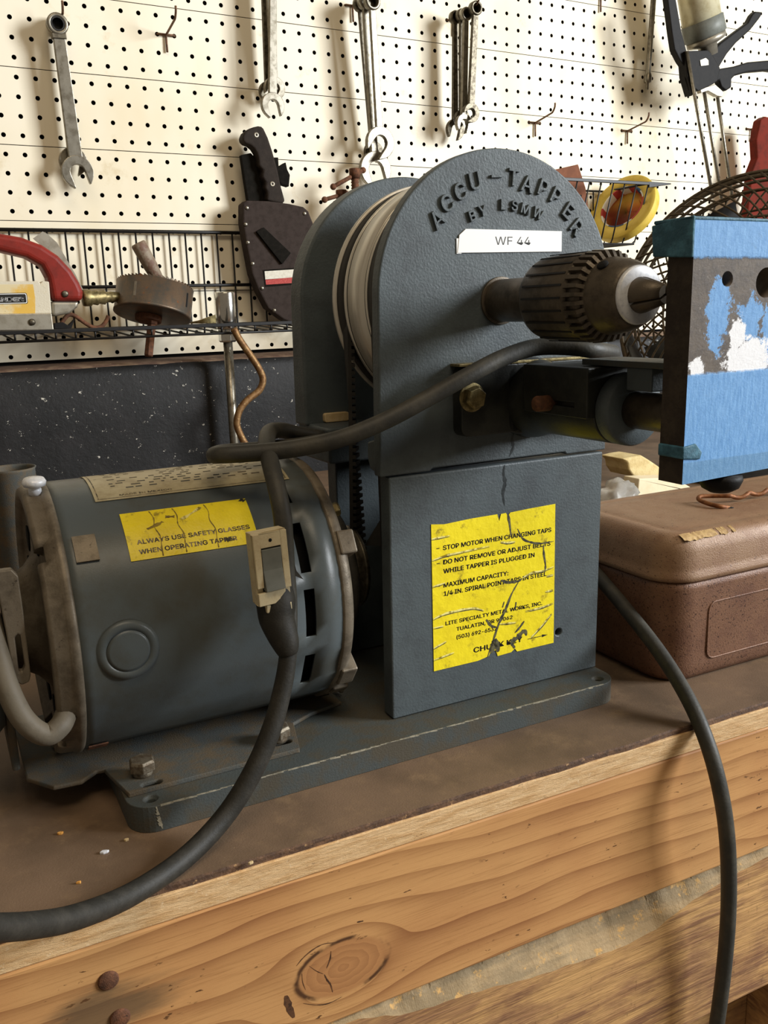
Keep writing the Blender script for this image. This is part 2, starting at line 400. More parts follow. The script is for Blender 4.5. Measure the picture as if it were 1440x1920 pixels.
def tapeboard():
    t = NT('taped_table_face'); sp = t.n('SeparateXYZ'); t.l(t.coord(), sp.inputs[0])
    x, z = sp.outputs[0], sp.outputs[2]
    n1 = t.noise(2.6, 8, .78); n2 = t.noise(3.6, 8, .8, loc=(5, 1, 2)); fine = t.noise(7, 4, .6, vscale=(3, 1, .5))
    blue = t.mix(t.step(fine, .3, .75), '#5a90c8', '#78aadc')
    blue = t.mix(t.math('MULTIPLY', t.step(n1, .58, .75), .5), blue, '#6f8598')
    bare = t.mix(t.step(n2, .4, .65), '#5f5346', '#4b4139')
    bare = t.mix(t.step(t.noise(5, 5, .7), .62, .7), bare, '#8c8378')
    zz = t.math('ADD', z, t.math('MULTIPLY', t.math('SUBTRACT', n2, .5), .16))
    up = t.step(zz, 10.62, 10.68); lo = t.math('SUBTRACT', 1.0, t.step(zz, 8.78, 8.84))
    def blob(cx, cz, ax, az, ns, amp=1.1):
        dx = t.math('DIVIDE', t.math('SUBTRACT', x, cx), ax); dz = t.math('DIVIDE', t.math('SUBTRACT', z, cz), az)
        d = t.math('SQRT', t.math('ADD', t.math('MULTIPLY', dx, dx), t.math('MULTIPLY', dz, dz)))
        return t.math('SUBTRACT', 1.0, t.step(t.math('ADD', d, t.math('MULTIPLY', t.math('SUBTRACT', ns, .5), amp*2)), .85, 1.0))
    b = blob(4.15, 9.72, .26, .55, n1, 1.7)
    b = t.math('MAXIMUM', b, blob(4.9, 9.6, .3, .42, n2, 1.8)); b = t.math('MAXIMUM', b, blob(5.4, 9.3, .28, .45, n1, 1.8))
    c = t.mix(b, bare, blue)
    wm = t.math('MAXIMUM', t.math('MAXIMUM', blob(4.62, 9.4, .2, .3, n2, 1.2), blob(4.9, 9.02, .66, .34, n2, 1.3)), blob(3.72, 8.93, .2, .18, n1, 1.4))
    c = t.mix(wm, c, '#eeeef0')
    tp = t.math('MAXIMUM', up, lo)
    c = t.mix(tp, c, blue)
    lap = t.math('MULTIPLY', t.math('SUBTRACT', 1.0, t.step(z, 7.33, 7.36)), .35)
    c = t.mix(lap, c, '#4d6f7d')
    return t.fin(c, .6, 0, t.math('ADD', t.math('MULTIPLY', tp, .6), t.math('MULTIPLY', n2, .5)), .4, .03)
M['tapeboard'] = tapeboard()
M['board_edge'] = pm('dark_board_edge', '#2e2620', '#3c342b', 3, .4, .65, .8, 0, .3, 14)
M['tape_fold'] = pm('teal_tape_fold', '#2f5566', '#4a7a8e', 2.5, .4, .65, .6, 0, .4, 8)
M['red'] = pm('scuffed_red_enamel', '#84281f', '#6f241c', 1.5, .4, .7, .42, 0, .1, 20, '#b08a78', 5, (.7, .74), spec=.25)
M['rust_red'] = pm('rusty_red_paint', '#6a2418', '#542016', 1.5, .4, .7, .7, 0, .2, 14, spec=.1)
M['sander_body'] = pm('chipped_cream_paint', '#cfc6b0', '#d2b362', .5, .5, .7, .45, 0, .3, 14, '#8a8070', 5, (.66, .72))
M['sander_yellow'] = pm('worn_yellow_panel', '#d3c39a', '#d4aa4a', .6, .42, .58, .5, 0, 0, 10, '#8f7a4c', 4, (.64, .7))
M['alu'] = pm('dull_aluminium', '#a49d8e', '#8d8575', 2.5, .4, .7, .42, .6, .1, 20, rvar=.15)
M['holesaw'] = pm('brown_heat_blued_steel', '#6e5b49', '#57524a', 1.2, .4, .65, .42, .5, .2, 18, '#8a5430', 2.2, (.6, .7))
M['grip_wood'] = pm('grimy_turned_handle', '#8a7c69', '#6b4f3f', 2, .42, .62, .6, 0, .3, 12)
M['black_plastic'] = pm('black_plastic', '#110f0e', '#1a1715', 3, .4, .7, .6, 0, .1, 20, spec=.18)
M['handle_scale'] = pm('dark_brown_scale', '#29221d', '#322a24', 3, .4, .7, .7, 0, .4, 26, spec=.15)
M['nylon'] = pm('grey_brown_nylon', '#3d3430', '#332b27', 3, .4, .7, .85, 0, .5, 40, spec=.1)
M['strap'] = pm('black_webbing', '#15130f', '#1d1a16', 4, .4, .7, .9, 0, .4, 40, spec=.1)
M['badge'] = pm('red_and_white_tag', '#d8d2c2', '#c9c2b0', 5, .4, .7, .6)
M['badge_red'] = pm('tag_red', '#a2302a', '#b54a40', 12, .45, .6, .6)
M['tape_yellow'] = pm('masking_tape_face', '#d6b84e', '#c9a83f', 1.5, .4, .7, .6, 0, .2, 12)
M['tape_core'] = pm('white_cardboard_core', '#e4ddcb', rough=.7)
M['core_red'] = pm('core_red_print', '#b03a30', rough=.6)
M['core_blue'] = pm('core_blue_print', '#2f4f74', rough=.6)
M['cardboard'] = pm('brown_card', '#6b3f28', '#7a4a30', 2, .4, .7, .8)
M['barrel'] = pm('yellowed_barrel_metal', '#d8cfae', '#c2b58e', 1.2, .4, .7, .35, .25, .05, 20)
M['cage'] = pm('dusty_fan_wire', '#4a4030', '#5f5240', 3, .4, .65, .6, .3, .2, 30)
M['fan_dark'] = pm('dark_fan_body', '#191817', '#24211f', 2, .4, .7, .5)
M['glove'] = pm('cream_glove_cloth', '#d3bf8d', '#c2ab77', 2, .4, .65, .85, 0, .5, 14)
M['paper'] = pm('off_white_paper', '#e2d3b2', '#d6c5a0', 1, .4, .7, .8)
M['green'] = pm('green_glass', '#2f4a33', '#3b5a3e', 3, .4, .7, .25)
M['chip'] = pm('orange_wood_chip', '#c98a3a', '#d9a458', 6, .4, .6, .7)
M['pale_chip'] = pm('pale_shaving', '#cbb48a', '#bfa578', 6, .4, .6, .7)
def bagmat():
    t = NT('clear_plastic_bag'); t.b.inputs['Transmission Weight'].default_value = .75; t.b.inputs['IOR'].default_value = 1.2
    return t.fin('#e9e6dc', .18, 0, t.noise(2.5, 4), .4, .05)
M['bag'] = bagmat()

# ================================================================== THE SETTING
# pegboard: four-row slats with real holes, one mesh
mb = MB(); HR = .128; TH = .22
X0, X1 = -12, 70
def seam(r): return (r-3) % 4 == 0     # a joint lies above rows 3, 7, 11 ...
NA = 12
for r in range(-13, 19):
    zc = 26-r
    t_ = .5-(.022 if seam(r) else 0); b_ = .5-(.022 if seam(r+1) else 0)
    if r == 18: b_ = .27
    for c in range(X0, X1+1):
        ring = [(c+HR*cos(2*pi*(i+.5)/NA), zc+HR*sin(2*pi*(i+.5)/NA)) for i in range(NA)]
        cor = [(c+.5, zc+t_), (c-.5, zc+t_), (c-.5, zc-b_), (c+.5, zc-b_)]
        vs = [(x, 0, z) for x, z in ring]+[(x, TH, z) for x, z in ring]+[(x, 0, z) for x, z in cor]
        fs = [(i, NA+i, NA+(i+1) % NA, (i+1) % NA) for i in range(NA)]
        q = NA//4
        for k in range(4):
            # corner k sees the quarter of the ring facing it
            seq = [(k*q+j) % NA for j in range(q)]
            nx = ((k+1)*q) % NA
            fs.append([2*NA+k]+seq[::-1] if False else [2*NA+k]+[seq[j] for j in range(q)][::-1])
            fs.append([2*NA+k, 2*NA+(k+1) % 4, nx, seq[-1]])
        b0 = len(mb.m); mb.add(vs, fs)
        for q_ in range(NA): mb.m[b0+q_] = 1
    if seam(r):
        mb.box((X0-.5, 0.001, zc+t_), (X1+.5, .05, zc+t_+.001))
        mb.box((X0-.5, 0.001, zc+.5+.022), (X1+.5, .05, zc+.5+.0221))
o = top(mb, 'wall_back', 'white painted pegboard wall of slats full of round holes', 'wall', [M['peg'], M['peg_core']]); o['kind'] = 'structure'
mb = MB().box((X0-.5, TH+.25, 0), (X1+.5, TH+.75, 39.5))
o = top(mb, 'wall_backing', 'dark wall behind the pegboard', 'wall', M['wall_back']); o['kind'] = 'structure'
# black painted ledge below the board
mb = MB(); n_ = 90; LX0, LX1 = -14, 70
vs = []; fs = []
for i in range(n_+1):
    x = LX0+(LX1-LX0)*i/n_
    j = lambda s_, a: a*(noise.noise(Vector((x*.8, s_, 3.1)))+.5*noise.noise(Vector((x*2.7, s_, 7))))
    vs += [(x, -4.0+j(1, .06), 0), (x, -4.0+j(1, .06), 4), (x, -4.02+j(2, .08), 6.9), (x, -3.8+j(3, .12), 7.36+j(4, .06)), (x, -3.2, 7.5+j(5, .04)), (x, .2, 7.52)]
K = 6
for i in range(n_):
    for k in range(K-1): fs.append((i*K+k, (i+1)*K+k, (i+1)*K+k+1, i*K+k+1))
mb.add(vs, fs[:], 0, True)
for q, f in enumerate(mb.f):
    if q % (K-1) >= 3: mb.m[q] = 1
o = top(mb, 'trim_1', 'black paint-spattered concrete ledge under the pegboard', 'ledge', [M['ledge'], M['ledge_top']]); o['kind'] = 'structure'

# ------------------------------------------------------------------ the workbench
VF = -4.42
bench = thing('workbench', 'timber workbench with brown oily hardboard top and knotty fir front rail', 'workbench', (0, 0, 0), Fm=FB)
mb = MB(); n_ = 120; UX0, UX1 = -14, 44
vs = []
for i in range(n_+1):
    u = UX0+(UX1-UX0)*i/n_
    e = VF+.05+.05*noise.noise(Vector((u*.9, 1, 2)))+.03*noise.noise(Vector((u*4, 5, 2)))
    vs += [(u, 36-(0.04*u), 0), (u, e+.05, 0), (u, e+.01, -.03), (u, e, -.13), (u, 36-.04*u, -.13)]
fs = []
for i in range(n_):
    for k in range(4):
        fs.append((i*5+k, i*5+k+1, (i+1)*5+k+1, (i+1)*5+k))
mb.add(vs, fs)
for q in range(len(mb.f)): mb.m[q] = 1 if q % 4 in (1, 2) else 0
mb.build('hardboard_top', [M['hardboard'], M['hard_edge']], bench)
MB().box((UX0, VF, -.66), (UX1, 34, -.13)).build('plywood_sheet', M['ply'], bench, bevel=.02)
def strip(mb, pts, wd, f, mi=0):
    pp, _ = spline([Vector((a, b, 0)) for a, b in pts], 4); vs = []; n = len(pp)
    for i, q in enumerate(pp):
        d = (pp[min(i+1, n-1)]-pp[max(i-1, 0)]); d = Vector((-d.y, d.x, 0)).normalized(); ww = wd*(.2+.8*sin(pi*(i+.5)/n))*random.uniform(.6, 1.3)
        vs += [f(q.x+d.x*ww, q.y+d.y*ww), f(q.x-d.x*ww, q.y-d.y*ww)]
    return mb.add(vs, [(2*i, 2*i+1, 2*i+3, 2*i+2) for i in range(n-1)], mi)
kc_ = MB(); fK = lambda x, y: at(500+x/4.8, 1700+y/4.8, FB, v=VF-.004)
for pts, wd in (([(520, 610), (545, 660), (575, 700), (595, 770)], .028), ([(580, 400), (572, 470), (540, 555)], .016), ([(385, 535), (450, 580), (510, 605)], .010), ([(318, 600), (325, 680), (352, 750)], .010),
                ([(268, 535), (330, 460), (420, 385), (520, 335), (660, 320)], .014), ([(175, 800), (200, 900), (245, 1000)], .10), ([(330, 870), (450, 885), (560, 870), (680, 810)], .012), ([(815, 140), (870, 128)], .03)):
    strip(kc_, pts, wd*330, fK)
rail = MB().box((UX0, VF, -4.2), (UX1, VF+1.5, -.675)).build('front_rail', M['rail'], bench, bevel=.05)
kc_.build('knot_crack', M['knot_dark'], rail, weld=False)
for (x, y) in ((203, 1838), (225, 1908)):
    p = at(x, y, FB, v=VF)
    MB().lathe([(.0, .03), (.16, .045), (.185, .02), (.19, -.06)], (p.x, VF, p.z), (0, -1, 0), 18).build('nail_head', M['rust'], bench)
# rough plank under the rail, its top edge splintered away
mb = MB(); n_ = 140; vs = []; prof = []
cham = [(-14, .0), (-1.2, .05), (-.2, .35), (.6, .45), (1.33, .5), (1.8, .54), (3.2, .75), (4.8, .87), (5.9, .95), (7.0, .85), (7.8, .62), (9.0, .38), (10.7, .2), (12, .12), (44, .05)]
def lerp(tab, x):
    for (a, b), (c, d) in zip(tab, tab[1:]):
        if a <= x <= c: return b+(d-b)*(x-a)/(c-a)
    return tab[-1][1]
us = sorted(set([UX0+(12-UX0)*i/n_ for i in range(n_+1)]+[-2+14*i/280 for i in range(281)]+[20, 30, 44]))
for u in us:
    c = lerp(cham, u); jz = .07*noise.noise(Vector((u*2.5, 3, 1)))*min(1, c*4); jv = .08*noise.noise(Vector((u*1.7, 9, 4)))*min(1, c*4)
    stp = .06*round(2*noise.noise(Vector((u*1.1, 0, 7))))*min(1, c*3)
    zt = -4.26
    vs += [(u, VF+1.4, zt), (u, VF+.1+c*.75+jv, zt-.01), (u, VF+.06+c*.38+jv+stp*.5, zt-c*.45+jz+stp), (u, VF+.04, zt-.06-c*1.15+jz*.6), (u, VF+.04, -8.66), (u, VF+1.4, -8.66)]
fs = []
for i in range(len(us)-1):
    for k in range(6):
        fs.append((i*6+k, i*6+(k+1) % 6, (i+1)*6+(k+1) % 6, (i+1)*6+k))
mb.add(vs, fs)
for q in range(len(mb.f)): mb.m[q] = 1 if q % 6 in (1, 2) else 0
mb.build('lower_plank', [M['plank'], M['plank_scar']], bench)
MB().box((9.0, VF+1.5, -34), (12.5, VF+5, -.68)).box((12.2, VF+.3, -34), (13.6, VF+1.5, -8.7)).build('leg', M['plank'], bench, bevel=.05)
MB().box((-13.5, VF+1.5, -34), (-10, VF+5, -.68)).build('leg', M['plank'], bench, bevel=.05)
MB().box((-14, VF+1.5, -2.6), (44, VF+3, -.68)).build('apron', M['hard_edge'], bench)

# ================================================================== THE TAPPING MACHINE
mach = thing('tapping_machine', 'grey bench tapping machine with motor, belt drum and black drill chuck on the workbench', 'tapping machine', Fm=FM)
P, PB, PD = M['paint'], M['paint_base'], M['motor']
PV = -1.57                                     # plane of the front plate and pedestal face
CU, CZ, R0 = 4.29, 10.23, 3.14
# base plate
bp = MB().prism(rrect(-5.08, -2.5, 7.3, 3.9, .55, 8), 0, .57, 'z').build('base_plate', PB, mach, bevel=.03)
cutm = MB()
for (x, y) in ((280, 1508), (1132, 1270)):
    p = Vector((-4.62 if x < 500 else 6.85, -2.16, 0)); cutm.lathe([(.10, .2), (.10, .5), (.15, .54), (.15, .9)], (p.x, p.y, 0), (0, 0, 1), 20)
cut(bp, cutm)
for (x, y) in ((280, 1508), (1132, 1270)):
    p = Vector((-4.62 if x < 500 else 6.85, -2.16, 0)); MB().lathe([(0, .45), (.05, .45), (.06, .40), (.09, .40), (.09, .2)], (p.x, p.y, 0), (0, 0, 1), 14).build('screw', M['bolt'], mach)
we = MB(); rw = random.Random(5)
def wearline(mb, p0, p1, n, w, off):
    p0, p1 = Vector(p0), Vector(p1)
    for i in range(n):
        t0 = i/n; t1 = t0+rw.choice((1.02, 1.02, 1.02, .6))/n; ww = w*rw.uniform(.4, 1.2)
        a, b = p0.lerp(p1, t0), p0.lerp(p1, min(1, t1)); o1, o2 = Vector(off[0])*ww, Vector(off[1])*ww
        mb.add([a+o1, b+o1*rw.uniform(.5, 1), b, b+o2, a+o2*rw.uniform(.4, 1), a], [(0, 1, 2, 5), (5, 2, 3, 4)])
wearline(we, (-4.5, -2.503, .573), (6.75, -2.503, .573), 46, .035, ((0, .03, 0), (0, 0, -1)))
wearline(we, (-4.5, -2.503, .573), (6.75, -2.503, .573), 46, .03, ((0, 1, 0), (0, 0, -.03)))
wearline(we, (-4.58, -2.503, .56), (-4.5, -2.503, .05), 7, .06, ((-1, 0, 0), (.3, 0, 0)))
we.build('worn_edge', M['wear'], bp, weld=False)
# pedestal
pd = MB()
pd.prism([(1.2, .6), (7.28, .6), (7.34, 6.36), (1.28, 6.36)], PV, -1.12, 'v')
pd.prism([(6.9, .6), (7.28, .6), (7.34, 6.36), (6.95, 6.36)], -1.12, 3.2, 'v')
pd.prism([(1.9, .6), (7.28, .6), (7.34, 6.9), (1.9, 6.9)], 2.75, 3.3, 'v')
pd.prism([(PV, .6), (-.55, .6), (-1.05, 1.6), (-1.12, 1.7), (PV, 1.7)], 1.2, 1.6, 'u')
ped = pd.build('pedestal', P, mach, bevel=.035)
p = at(1047, 1185, FM, v=PV); cut(ped, MB().cyl((p.x, PV-.2, p.z), (p.x, PV+.4, p.z), .095, 20))
# warning label on the pedestal (text and scars belong to the label)
LU0, LU1, LZ0, LZ1 = 2.325, 5.87, 1.56, 5.2
lb = MB(); LV = PV-.006
def L(s_, t_, lift=.0): return (LU0+(LU1-LU0)*s_, LV-.010-lift, LZ1-(LZ1-LZ0)*t_)
bot = [(0, 1.0), (.35, 1.0), (.44, .985), (.46, .955), (.5, .955), (.515, 1.0), (.63, .995), (.66, .975), (.68, 1.0), (1, 1.0)]
topm = [(1, 0), (.78, .005), (.62, .012), (.6, .035), (.585, .01), (.545, .012), (.53, .06), (.515, .01), (.3, .012), (.1, .022), (.0, .01)]
pl = [(LU0+(LU1-LU0)*a, LZ1-(LZ1-LZ0)*b) for a, b in bot+topm]
lb.prism(pl, LV, LV-.008, 'v', 0)
def put_text(mb, body, s0, t0, s1, cap, bold=.012, mi=1, lift=0.0):
    vs, fs = text_fit(body, (s1-s0)*(LU1-LU0), cap*(LZ1-LZ0), bold=bold*.16)
    mb.add([(LU0+(LU1-LU0)*s0+v[0], LV-.0105-lift, LZ1-(LZ1-LZ0)*t0+v[1]) for v in vs], fs, mi)
for body, s0, t0, s1, cap in (('–', .035, .185, .06, .04), ('STOP MOTOR WHEN CHANGING TAPS', .085, .19, .968, .042), ('–', .035, .285, .06, .04), ('DO NOT REMOVE OR ADJUST BELTS', .085, .285, .962, .042),
                         ('WHILE TAPPER IS PLUGGED IN', .085, .346, .825, .042), ('–', .035, .437, .06, .04), ('MAXIMUM CAPACITY:', .085, .44, .605, .042), ('1/4 IN. SPIRAL POINT TAPS IN STEEL', .085, .497, .93, .042),
                         ('LITE SPECIALTY METAL WORKS, INC.', .095, .70, .895, .036), ('TUALATIN, OR 97062', .18, .755, .64, .036), ('(503) 692-6532', .18, .812, .51, .038), ('CHUCK KEY', .315, .935, .725, .05)):
    put_text(lb, body, s0, t0, s1, cap)
lb.add([L(.77, .926), L(.9, .926), L(.9, .931), L(.77, .931), L(.895, .918), L(.945, .9285), L(.895, .939)], [(3, 2, 1, 0), (6, 5, 4)], 1)
def scar(mb, pts, wd, mi, lift=.002, jit=.35):
    """thin irregular strip along s,t points"""
    pp, _ = spline([Vector((a, b, 0)) for a, b in pts], 5)
    vs = []; n = len(pp)
    for i, q in enumerate(pp):
        d = (pp[min(i+1, n-1)]-pp[max(i-1, 0)]); d = Vector((-d.y, d.x, 0)).normalized()
        ww = wd*(.25+.75*sin(pi*min(1, (i+.6)/n)))*(1+jit*random.uniform(-1, 1))
        vs += [L(q.x+d.x*ww, q.y+d.y*ww, lift), L(q.x-d.x*ww, q.y-d.y*ww, lift)]
    mb.add(vs, [(2*i, 2*i+1, 2*i+3, 2*i+2) for i in range(n-1)], mi)
scar(lb, [(.69, .50), (.63, .58), (.58, .68), (.53, .76), (.49, .85), (.46, .92), (.43, .99)], .010, 2)
scar(lb, [(.545, .465), (.6, .49), (.69, .495), (.72, .48)], .011, 2)
scar(lb, [(.46, .965), (.5, .90), (.52, .97)], .03, 2); scar(lb, [(.66, .97), (.63, .92), (.68, .90), (.74, .86), (.76, .9)], .018, 2)
scar(lb, [(.66, .86), (.7, .83), (.74, .79)], .008, 2); scar(lb, [(.42, .72), (.46, .77), (.5, .79)], .012, 2)
scar(lb, [(.60, .02), (.615, .09), (.625, .17)], .010, 2); scar(lb, [(.68, .13), (.72, .2), (.78, .235), (.88, .26), (.99, .26)], .007, 2)
scar(lb, [(.9, .27), (.905, .34), (.92, .42), (.915, .47)], .008, 2); scar(lb, [(.67, .64), (.66, .7)], .006, 2); scar(lb, [(.57, .62), (.555, .66)], .006, 2)
for pts, wd in (([(0, .105), (.06, .103), (.14, .1)], .006), ([(0, .245), (.1, .23), (.2, .225), (.45, .215)], .007), ([(0, .64), (.1, .62), (.3, .62), (.4, .65)], .008), ([(.54, .20), (.6, .215), (.66, .215)], .008),
                ([(.72, .48), (.8, .455), (.9, .455), (.99, .44)], .007), ([(0, .42), (.1, .41)], .005), ([(0, .70), (.08, .70)], .005), ([(0, .84), (.1, .81)], .006), ([(0, .92), (.16, .90)], .006),
                ([(.75, .72), (.88, .72), (.99, .705)], .007), ([(.93, .5), (.99, .5)], .006), ([(.92, .61), (.99, .61)], .006), ([(.8, .92), (.9, .85), (.98, .78)], .008), ([(.53, .77), (.6, .78), (.67, .785)], .006)):
    scar(lb, pts, wd, 3)
    scar(lb, [(a, b+.008) for a, b in pts], wd*.45, 2, .0025)  # thin dark line paints the shade below each wrinkle
o = lb.build('warning_label', [M['yellow'], M['ink'], M['tear_and_shade'], M['crease']], ped, weld=False)
o['label'] = 'torn yellow safety label with black printing'
# front casting: D plate
def dplate(uc, r, zb, n=44): return [(uc-r-.06, zb), (uc+r+.0, zb)]+arc(uc, CZ, r, 0, 180, n)
poly = dplate(CU, R0, 6.40); poly = [(CU-R0-.08, 6.40), (2.35, 6.40), (2.4, 6.46), (6.15, 6.46), (6.2, 6.40), (CU+R0, 6.40)]+arc(CU, CZ, R0, 0, 180, 48)
fp = MB().prism(poly, PV, -1.25, 'v').prism([(-1.4, 6.42), (-.95, 6.5), (-.84, 6.75), (-.86, 7.1), (-1.25, 7.2), (-1.4, 7.2)], 1.12, CU+R0-.05, 'u').build('front_plate', P, mach, bevel=.05, seg=3)
# raised letters
tx = MB()
def letter(ch, px, py, size, mb, rc=(CU, 10.0), sx=1.0):
    p = at(px, py, FM, v=PV); a = math.atan2(p.x-rc[0], p.z-rc[1])*.92
    vs, fs = text_geo(ch, size/.73, sx=sx, extrude=.034, bevel=.011, align='CENTER')
    zs = [v[1] for v in vs]; mz = (min(zs)+max(zs))/2; xs = [v[0] for v in vs]; mx = (min(xs)+max(xs))/2
    mb.add([(p.x+(v[0]-mx)*cos(a)+(v[1]-mz)*sin(a), PV-.012-v[2], p.z-(v[0]-mx)*sin(a)+(v[1]-mz)*cos(a)) for v in vs], fs, 0)
for ch, x, y in zip('ACCU-TAPPER', (818, 837, 862, 889, 929, 961, 987, 1017, 1041, 1064, 1080), (411, 381, 359, 340, 331, 333, 345, 353, 368, 396, 427)):
    letter(ch, x, y, .49, tx, sx=1.0 if ch != '-' else 1.7)
for ch, x, y in zip('BYLSMW', (884, 903, 942, 963, 983, 1007), (405, 396, 384, 386, 392, 401)):
    letter(ch, x, y, .30, tx)
o = tx.build('raised_lettering', P, fp, weld=False)
# white tape label WF 44
a, b = at(857, 474, FM, v=PV), at(1052, 432, FM, v=PV)
lb = MB(); u0, u1, z0, z1 = a.x, b.x, a.z, b.z
lb.prism([(u0, z0), (u1, z0+.03), (u1, z1-.02), (u0+.22, z1), (u0+.05, z1-.13)], PV-.004, PV-.03, 'v', 0)
vs, fs = text_fit('WF 44', .96, .25, bold=.003 if not FONT else 0)
lb.add([(u0+.98+v[0], PV-.0305, z0+.17+v[1]) for v in vs], fs, 1)
lb.prism([(u0-.02, z0-.02), (u0+.1, z0-.02), (u0+.1, z1-.2), (u0-.02, z1-.2)], PV-.003, PV-.02, 'v', 0)
o = lb.build('number_label', [M['white'], M['ink']], fp, weld=False); o['label'] = 'white tape label with black WF 44'
def drip(par, pts, wd):
    q = [at(x, y, FM, v=PV) for x, y in pts]
    return strip(MB(), [(p.x, p.z) for p in q], wd, lambda a, b: (a, PV-.004, b)).build('oil_drip', M['drip'], par, weld=False)
drip(ped, [(946, 872), (944, 888), (947, 905), (943, 925), (946, 948)], .045); drip(fp, [(966, 806), (960, 822), (962, 838), (955, 856)], .04)
# back casting
bk = MB().prism([(CU-R0-.04, 7.1), (CU+R0, 7.1)]+arc(CU, CZ, R0, 0, 180, 48), 2.75, 3.5, 'v')
bk.prism([(1.5, 6.25), (3.5, 6.25), (3.5, 7.15), (1.5, 7.15)], 1.2, CU+R0, 'u')
bk.build('back_plate', P, mach, bevel=.06, seg=3)
MB().prism(rrect(1.6, 7.16, 2.3, 7.4, .06), 2.6, 2.78, 'v').build('packing_strip', M['pale_chip'], mach, bevel=.02)
# drum between the plates: rim, grooves and shaft
rb = 2.76
dr = MB()
def band(v0_, v1_, r, mi): dr.lathe([(r-.5, v0_), (r-.02, v0_), (r, v0_+.02), (r, v1_-.02), (r-.02, v1_), (r-.5, v1_)], (CU, 0, CZ), (0, 1, 0), 96, mi)
band(-1.18, -.92, rb-.10, 1); band(-.92, -.84, rb+.02, 0); band(-.84, -.2, rb-.025, 1); band(-.2, -.14, rb+.0, 0); band(-.14, -.09, rb-.012, 1); band(-.09, .80, rb, 0); band(.80, .87, rb-.012, 1); band(.88, 1.0, rb, 0)
band(1.0, 1.46, rb-.02, 1); band(1.46, 1.62, rb+.03, 0)
dr.lathe([(.3, -1.25), (.6, -1.2), (rb-.4, -.9), (rb-.4, 1.4), (.7, 1.8), (.5, 2.8)], (CU, 0, CZ), (0, 1, 0), 48, 2)
dr.build('drive_drum', [M['drum'], M['belt'], M['steel_dark']], mach)
# toothed belt leaving the rear groove and turning a quarter on its way to the motor pulley
def belt(A, B, w0, w1, tw0, tw1, name):
    bl = MB(); A, B = Vector(A), Vector(B); n = 40; vs = []; fs = []
    for i in range(n):
        t_ = i/(n-1); c = A.lerp(B, t_); tw = rad(tw0+(tw1-tw0)*t_); wd = w0+(w1-w0)*t_
        d = Vector((sin(tw), cos(tw), 0))*wd; nr = Vector((cos(tw), -sin(tw), 0))*.045
        vs += [c-d-nr, c+d-nr, c+d+nr, c-d+nr]
    for i in range(n-1):
        for k in range(4): fs.append((4*i+k, 4*i+(k+1) % 4, 4*i+4+(k+1) % 4, 4*i+4+k))
    bl.add(vs, fs+[(3, 2, 1, 0), (4*n-4, 4*n-3, 4*n-2, 4*n-1)])
    m_ = int((A-B).length/.17)
    for i in range(m_):
        t_ = (i+.5)/m_; c = A.lerp(B, t_); tw = rad(tw0+(tw1-tw0)*t_); wd = w0+(w1-w0)*t_
        X = Matrix.Translation(c) @ Matrix.Rotation(-tw, 4, 'Z')
        bl.box((.04, -wd*.98, -.045), (.13, wd*.98, .045), 0, X)
    bl.build(name, M['belt'], mach)
pb_ = at(668, 985, FM, v=1.0)
belt((CU-rb+.14, 1.21, CZ+.1), (pb_.x, 1.0, 4.0), .2, .24, 0, 62, 'drive_belt')
belt((CU-rb+.13, -.5, CZ+.1), (1.75, -.3, 4.2), .3, .25, 0, 20, 'drive_belt')
belt((CU+rb-.14, 1.21, CZ), (2.3, 1.4, 4.0), .2, .24, 0, -50, 'drive_belt')

# ---- chuck and spindle (sub-parts: gear ring, nose, jaws)
SU, SZ = 4.25, 10.12
def ch(prof, n=48, mi=0, mb=None): return (mb or MB()).lathe([(r, h) for h, r in prof], (SU, 0, SZ), (0, -1, 0), n, mi)
MB().cyl((SU, -1.3, SZ), (SU, -3.5, SZ), .47, 40).cyl((SU, -1.5, SZ), (SU, -1.63, SZ), .53, 40).build('spindle', M['chuck'], mach, bevel=.01)
body = MB(); prof = [(3.34, .5), (3.34, .74), (3.42, .82), (3.5, .84), (4.85, .86), (4.9, .84)]
ch(prof, 96, 0, body)
for i in range(22):
    a = 2*pi*i/22
    X = Matrix.Translation((SU, 0, SZ)) @ Matrix.Rotation(a, 4, 'Y')
    body.box((.855, -4.8, -.02), (.872, -3.55, .02), 1, X) if i % 1 == 0 else None
chk = body.build('drill_chuck', [M['chuck'], M['fan_dark']], mach, weld=False)
gr = MB(); ch([(4.86, .5), (4.86, .80), (5.2, .80), (5.24, .5)], 60, 0, gr)
for i in range(32):
    a = 2*pi*(i+.3)/32
    X = Matrix.Translation((SU, 0, SZ)) @ Matrix.Rotation(a, 4, 'Y')
    gr.add([(.78, -4.88, -.055), (.78, -4.88, .055), (.885, -4.88, .045), (.885, -4.88, -.045), (.68, -5.36, -.04), (.68, -5.36, .04), (.86, -5.24, .035), (.86, -5.24, -.035)],
           [(0,1,2,3), (7,6,5,4), (0,4,5,1), (1,5,6,2), (2,6,7,3), (3,7,4,0)], 0, False, X)
gr.build('gear_ring', M['chuck'], chk)
ns = ch([(5.0, .4), (5.0, .7), (5.3, .725), (5.42, .72), (5.75, .66), (5.95, .58), (6.0, .53)]).build('nose_sleeve', M['chuck'], chk)
a = rad(128); X = Matrix.Translation((SU, 0, SZ)) @ Matrix.Rotation(-rad(128), 4, 'Y')
MB().lathe([(.0, 0), (.11, 0), (.11, .03), (.0, .03)], (.705, -5.52, 0), (1, -.12, 0), 20, X=X).build('key_hole', M['dark_void'], chk)
ch([(5.96, .54), (6.06, .53), (6.08, .50), (6.08, .2)]).build('nose_face', M['bright'], chk)
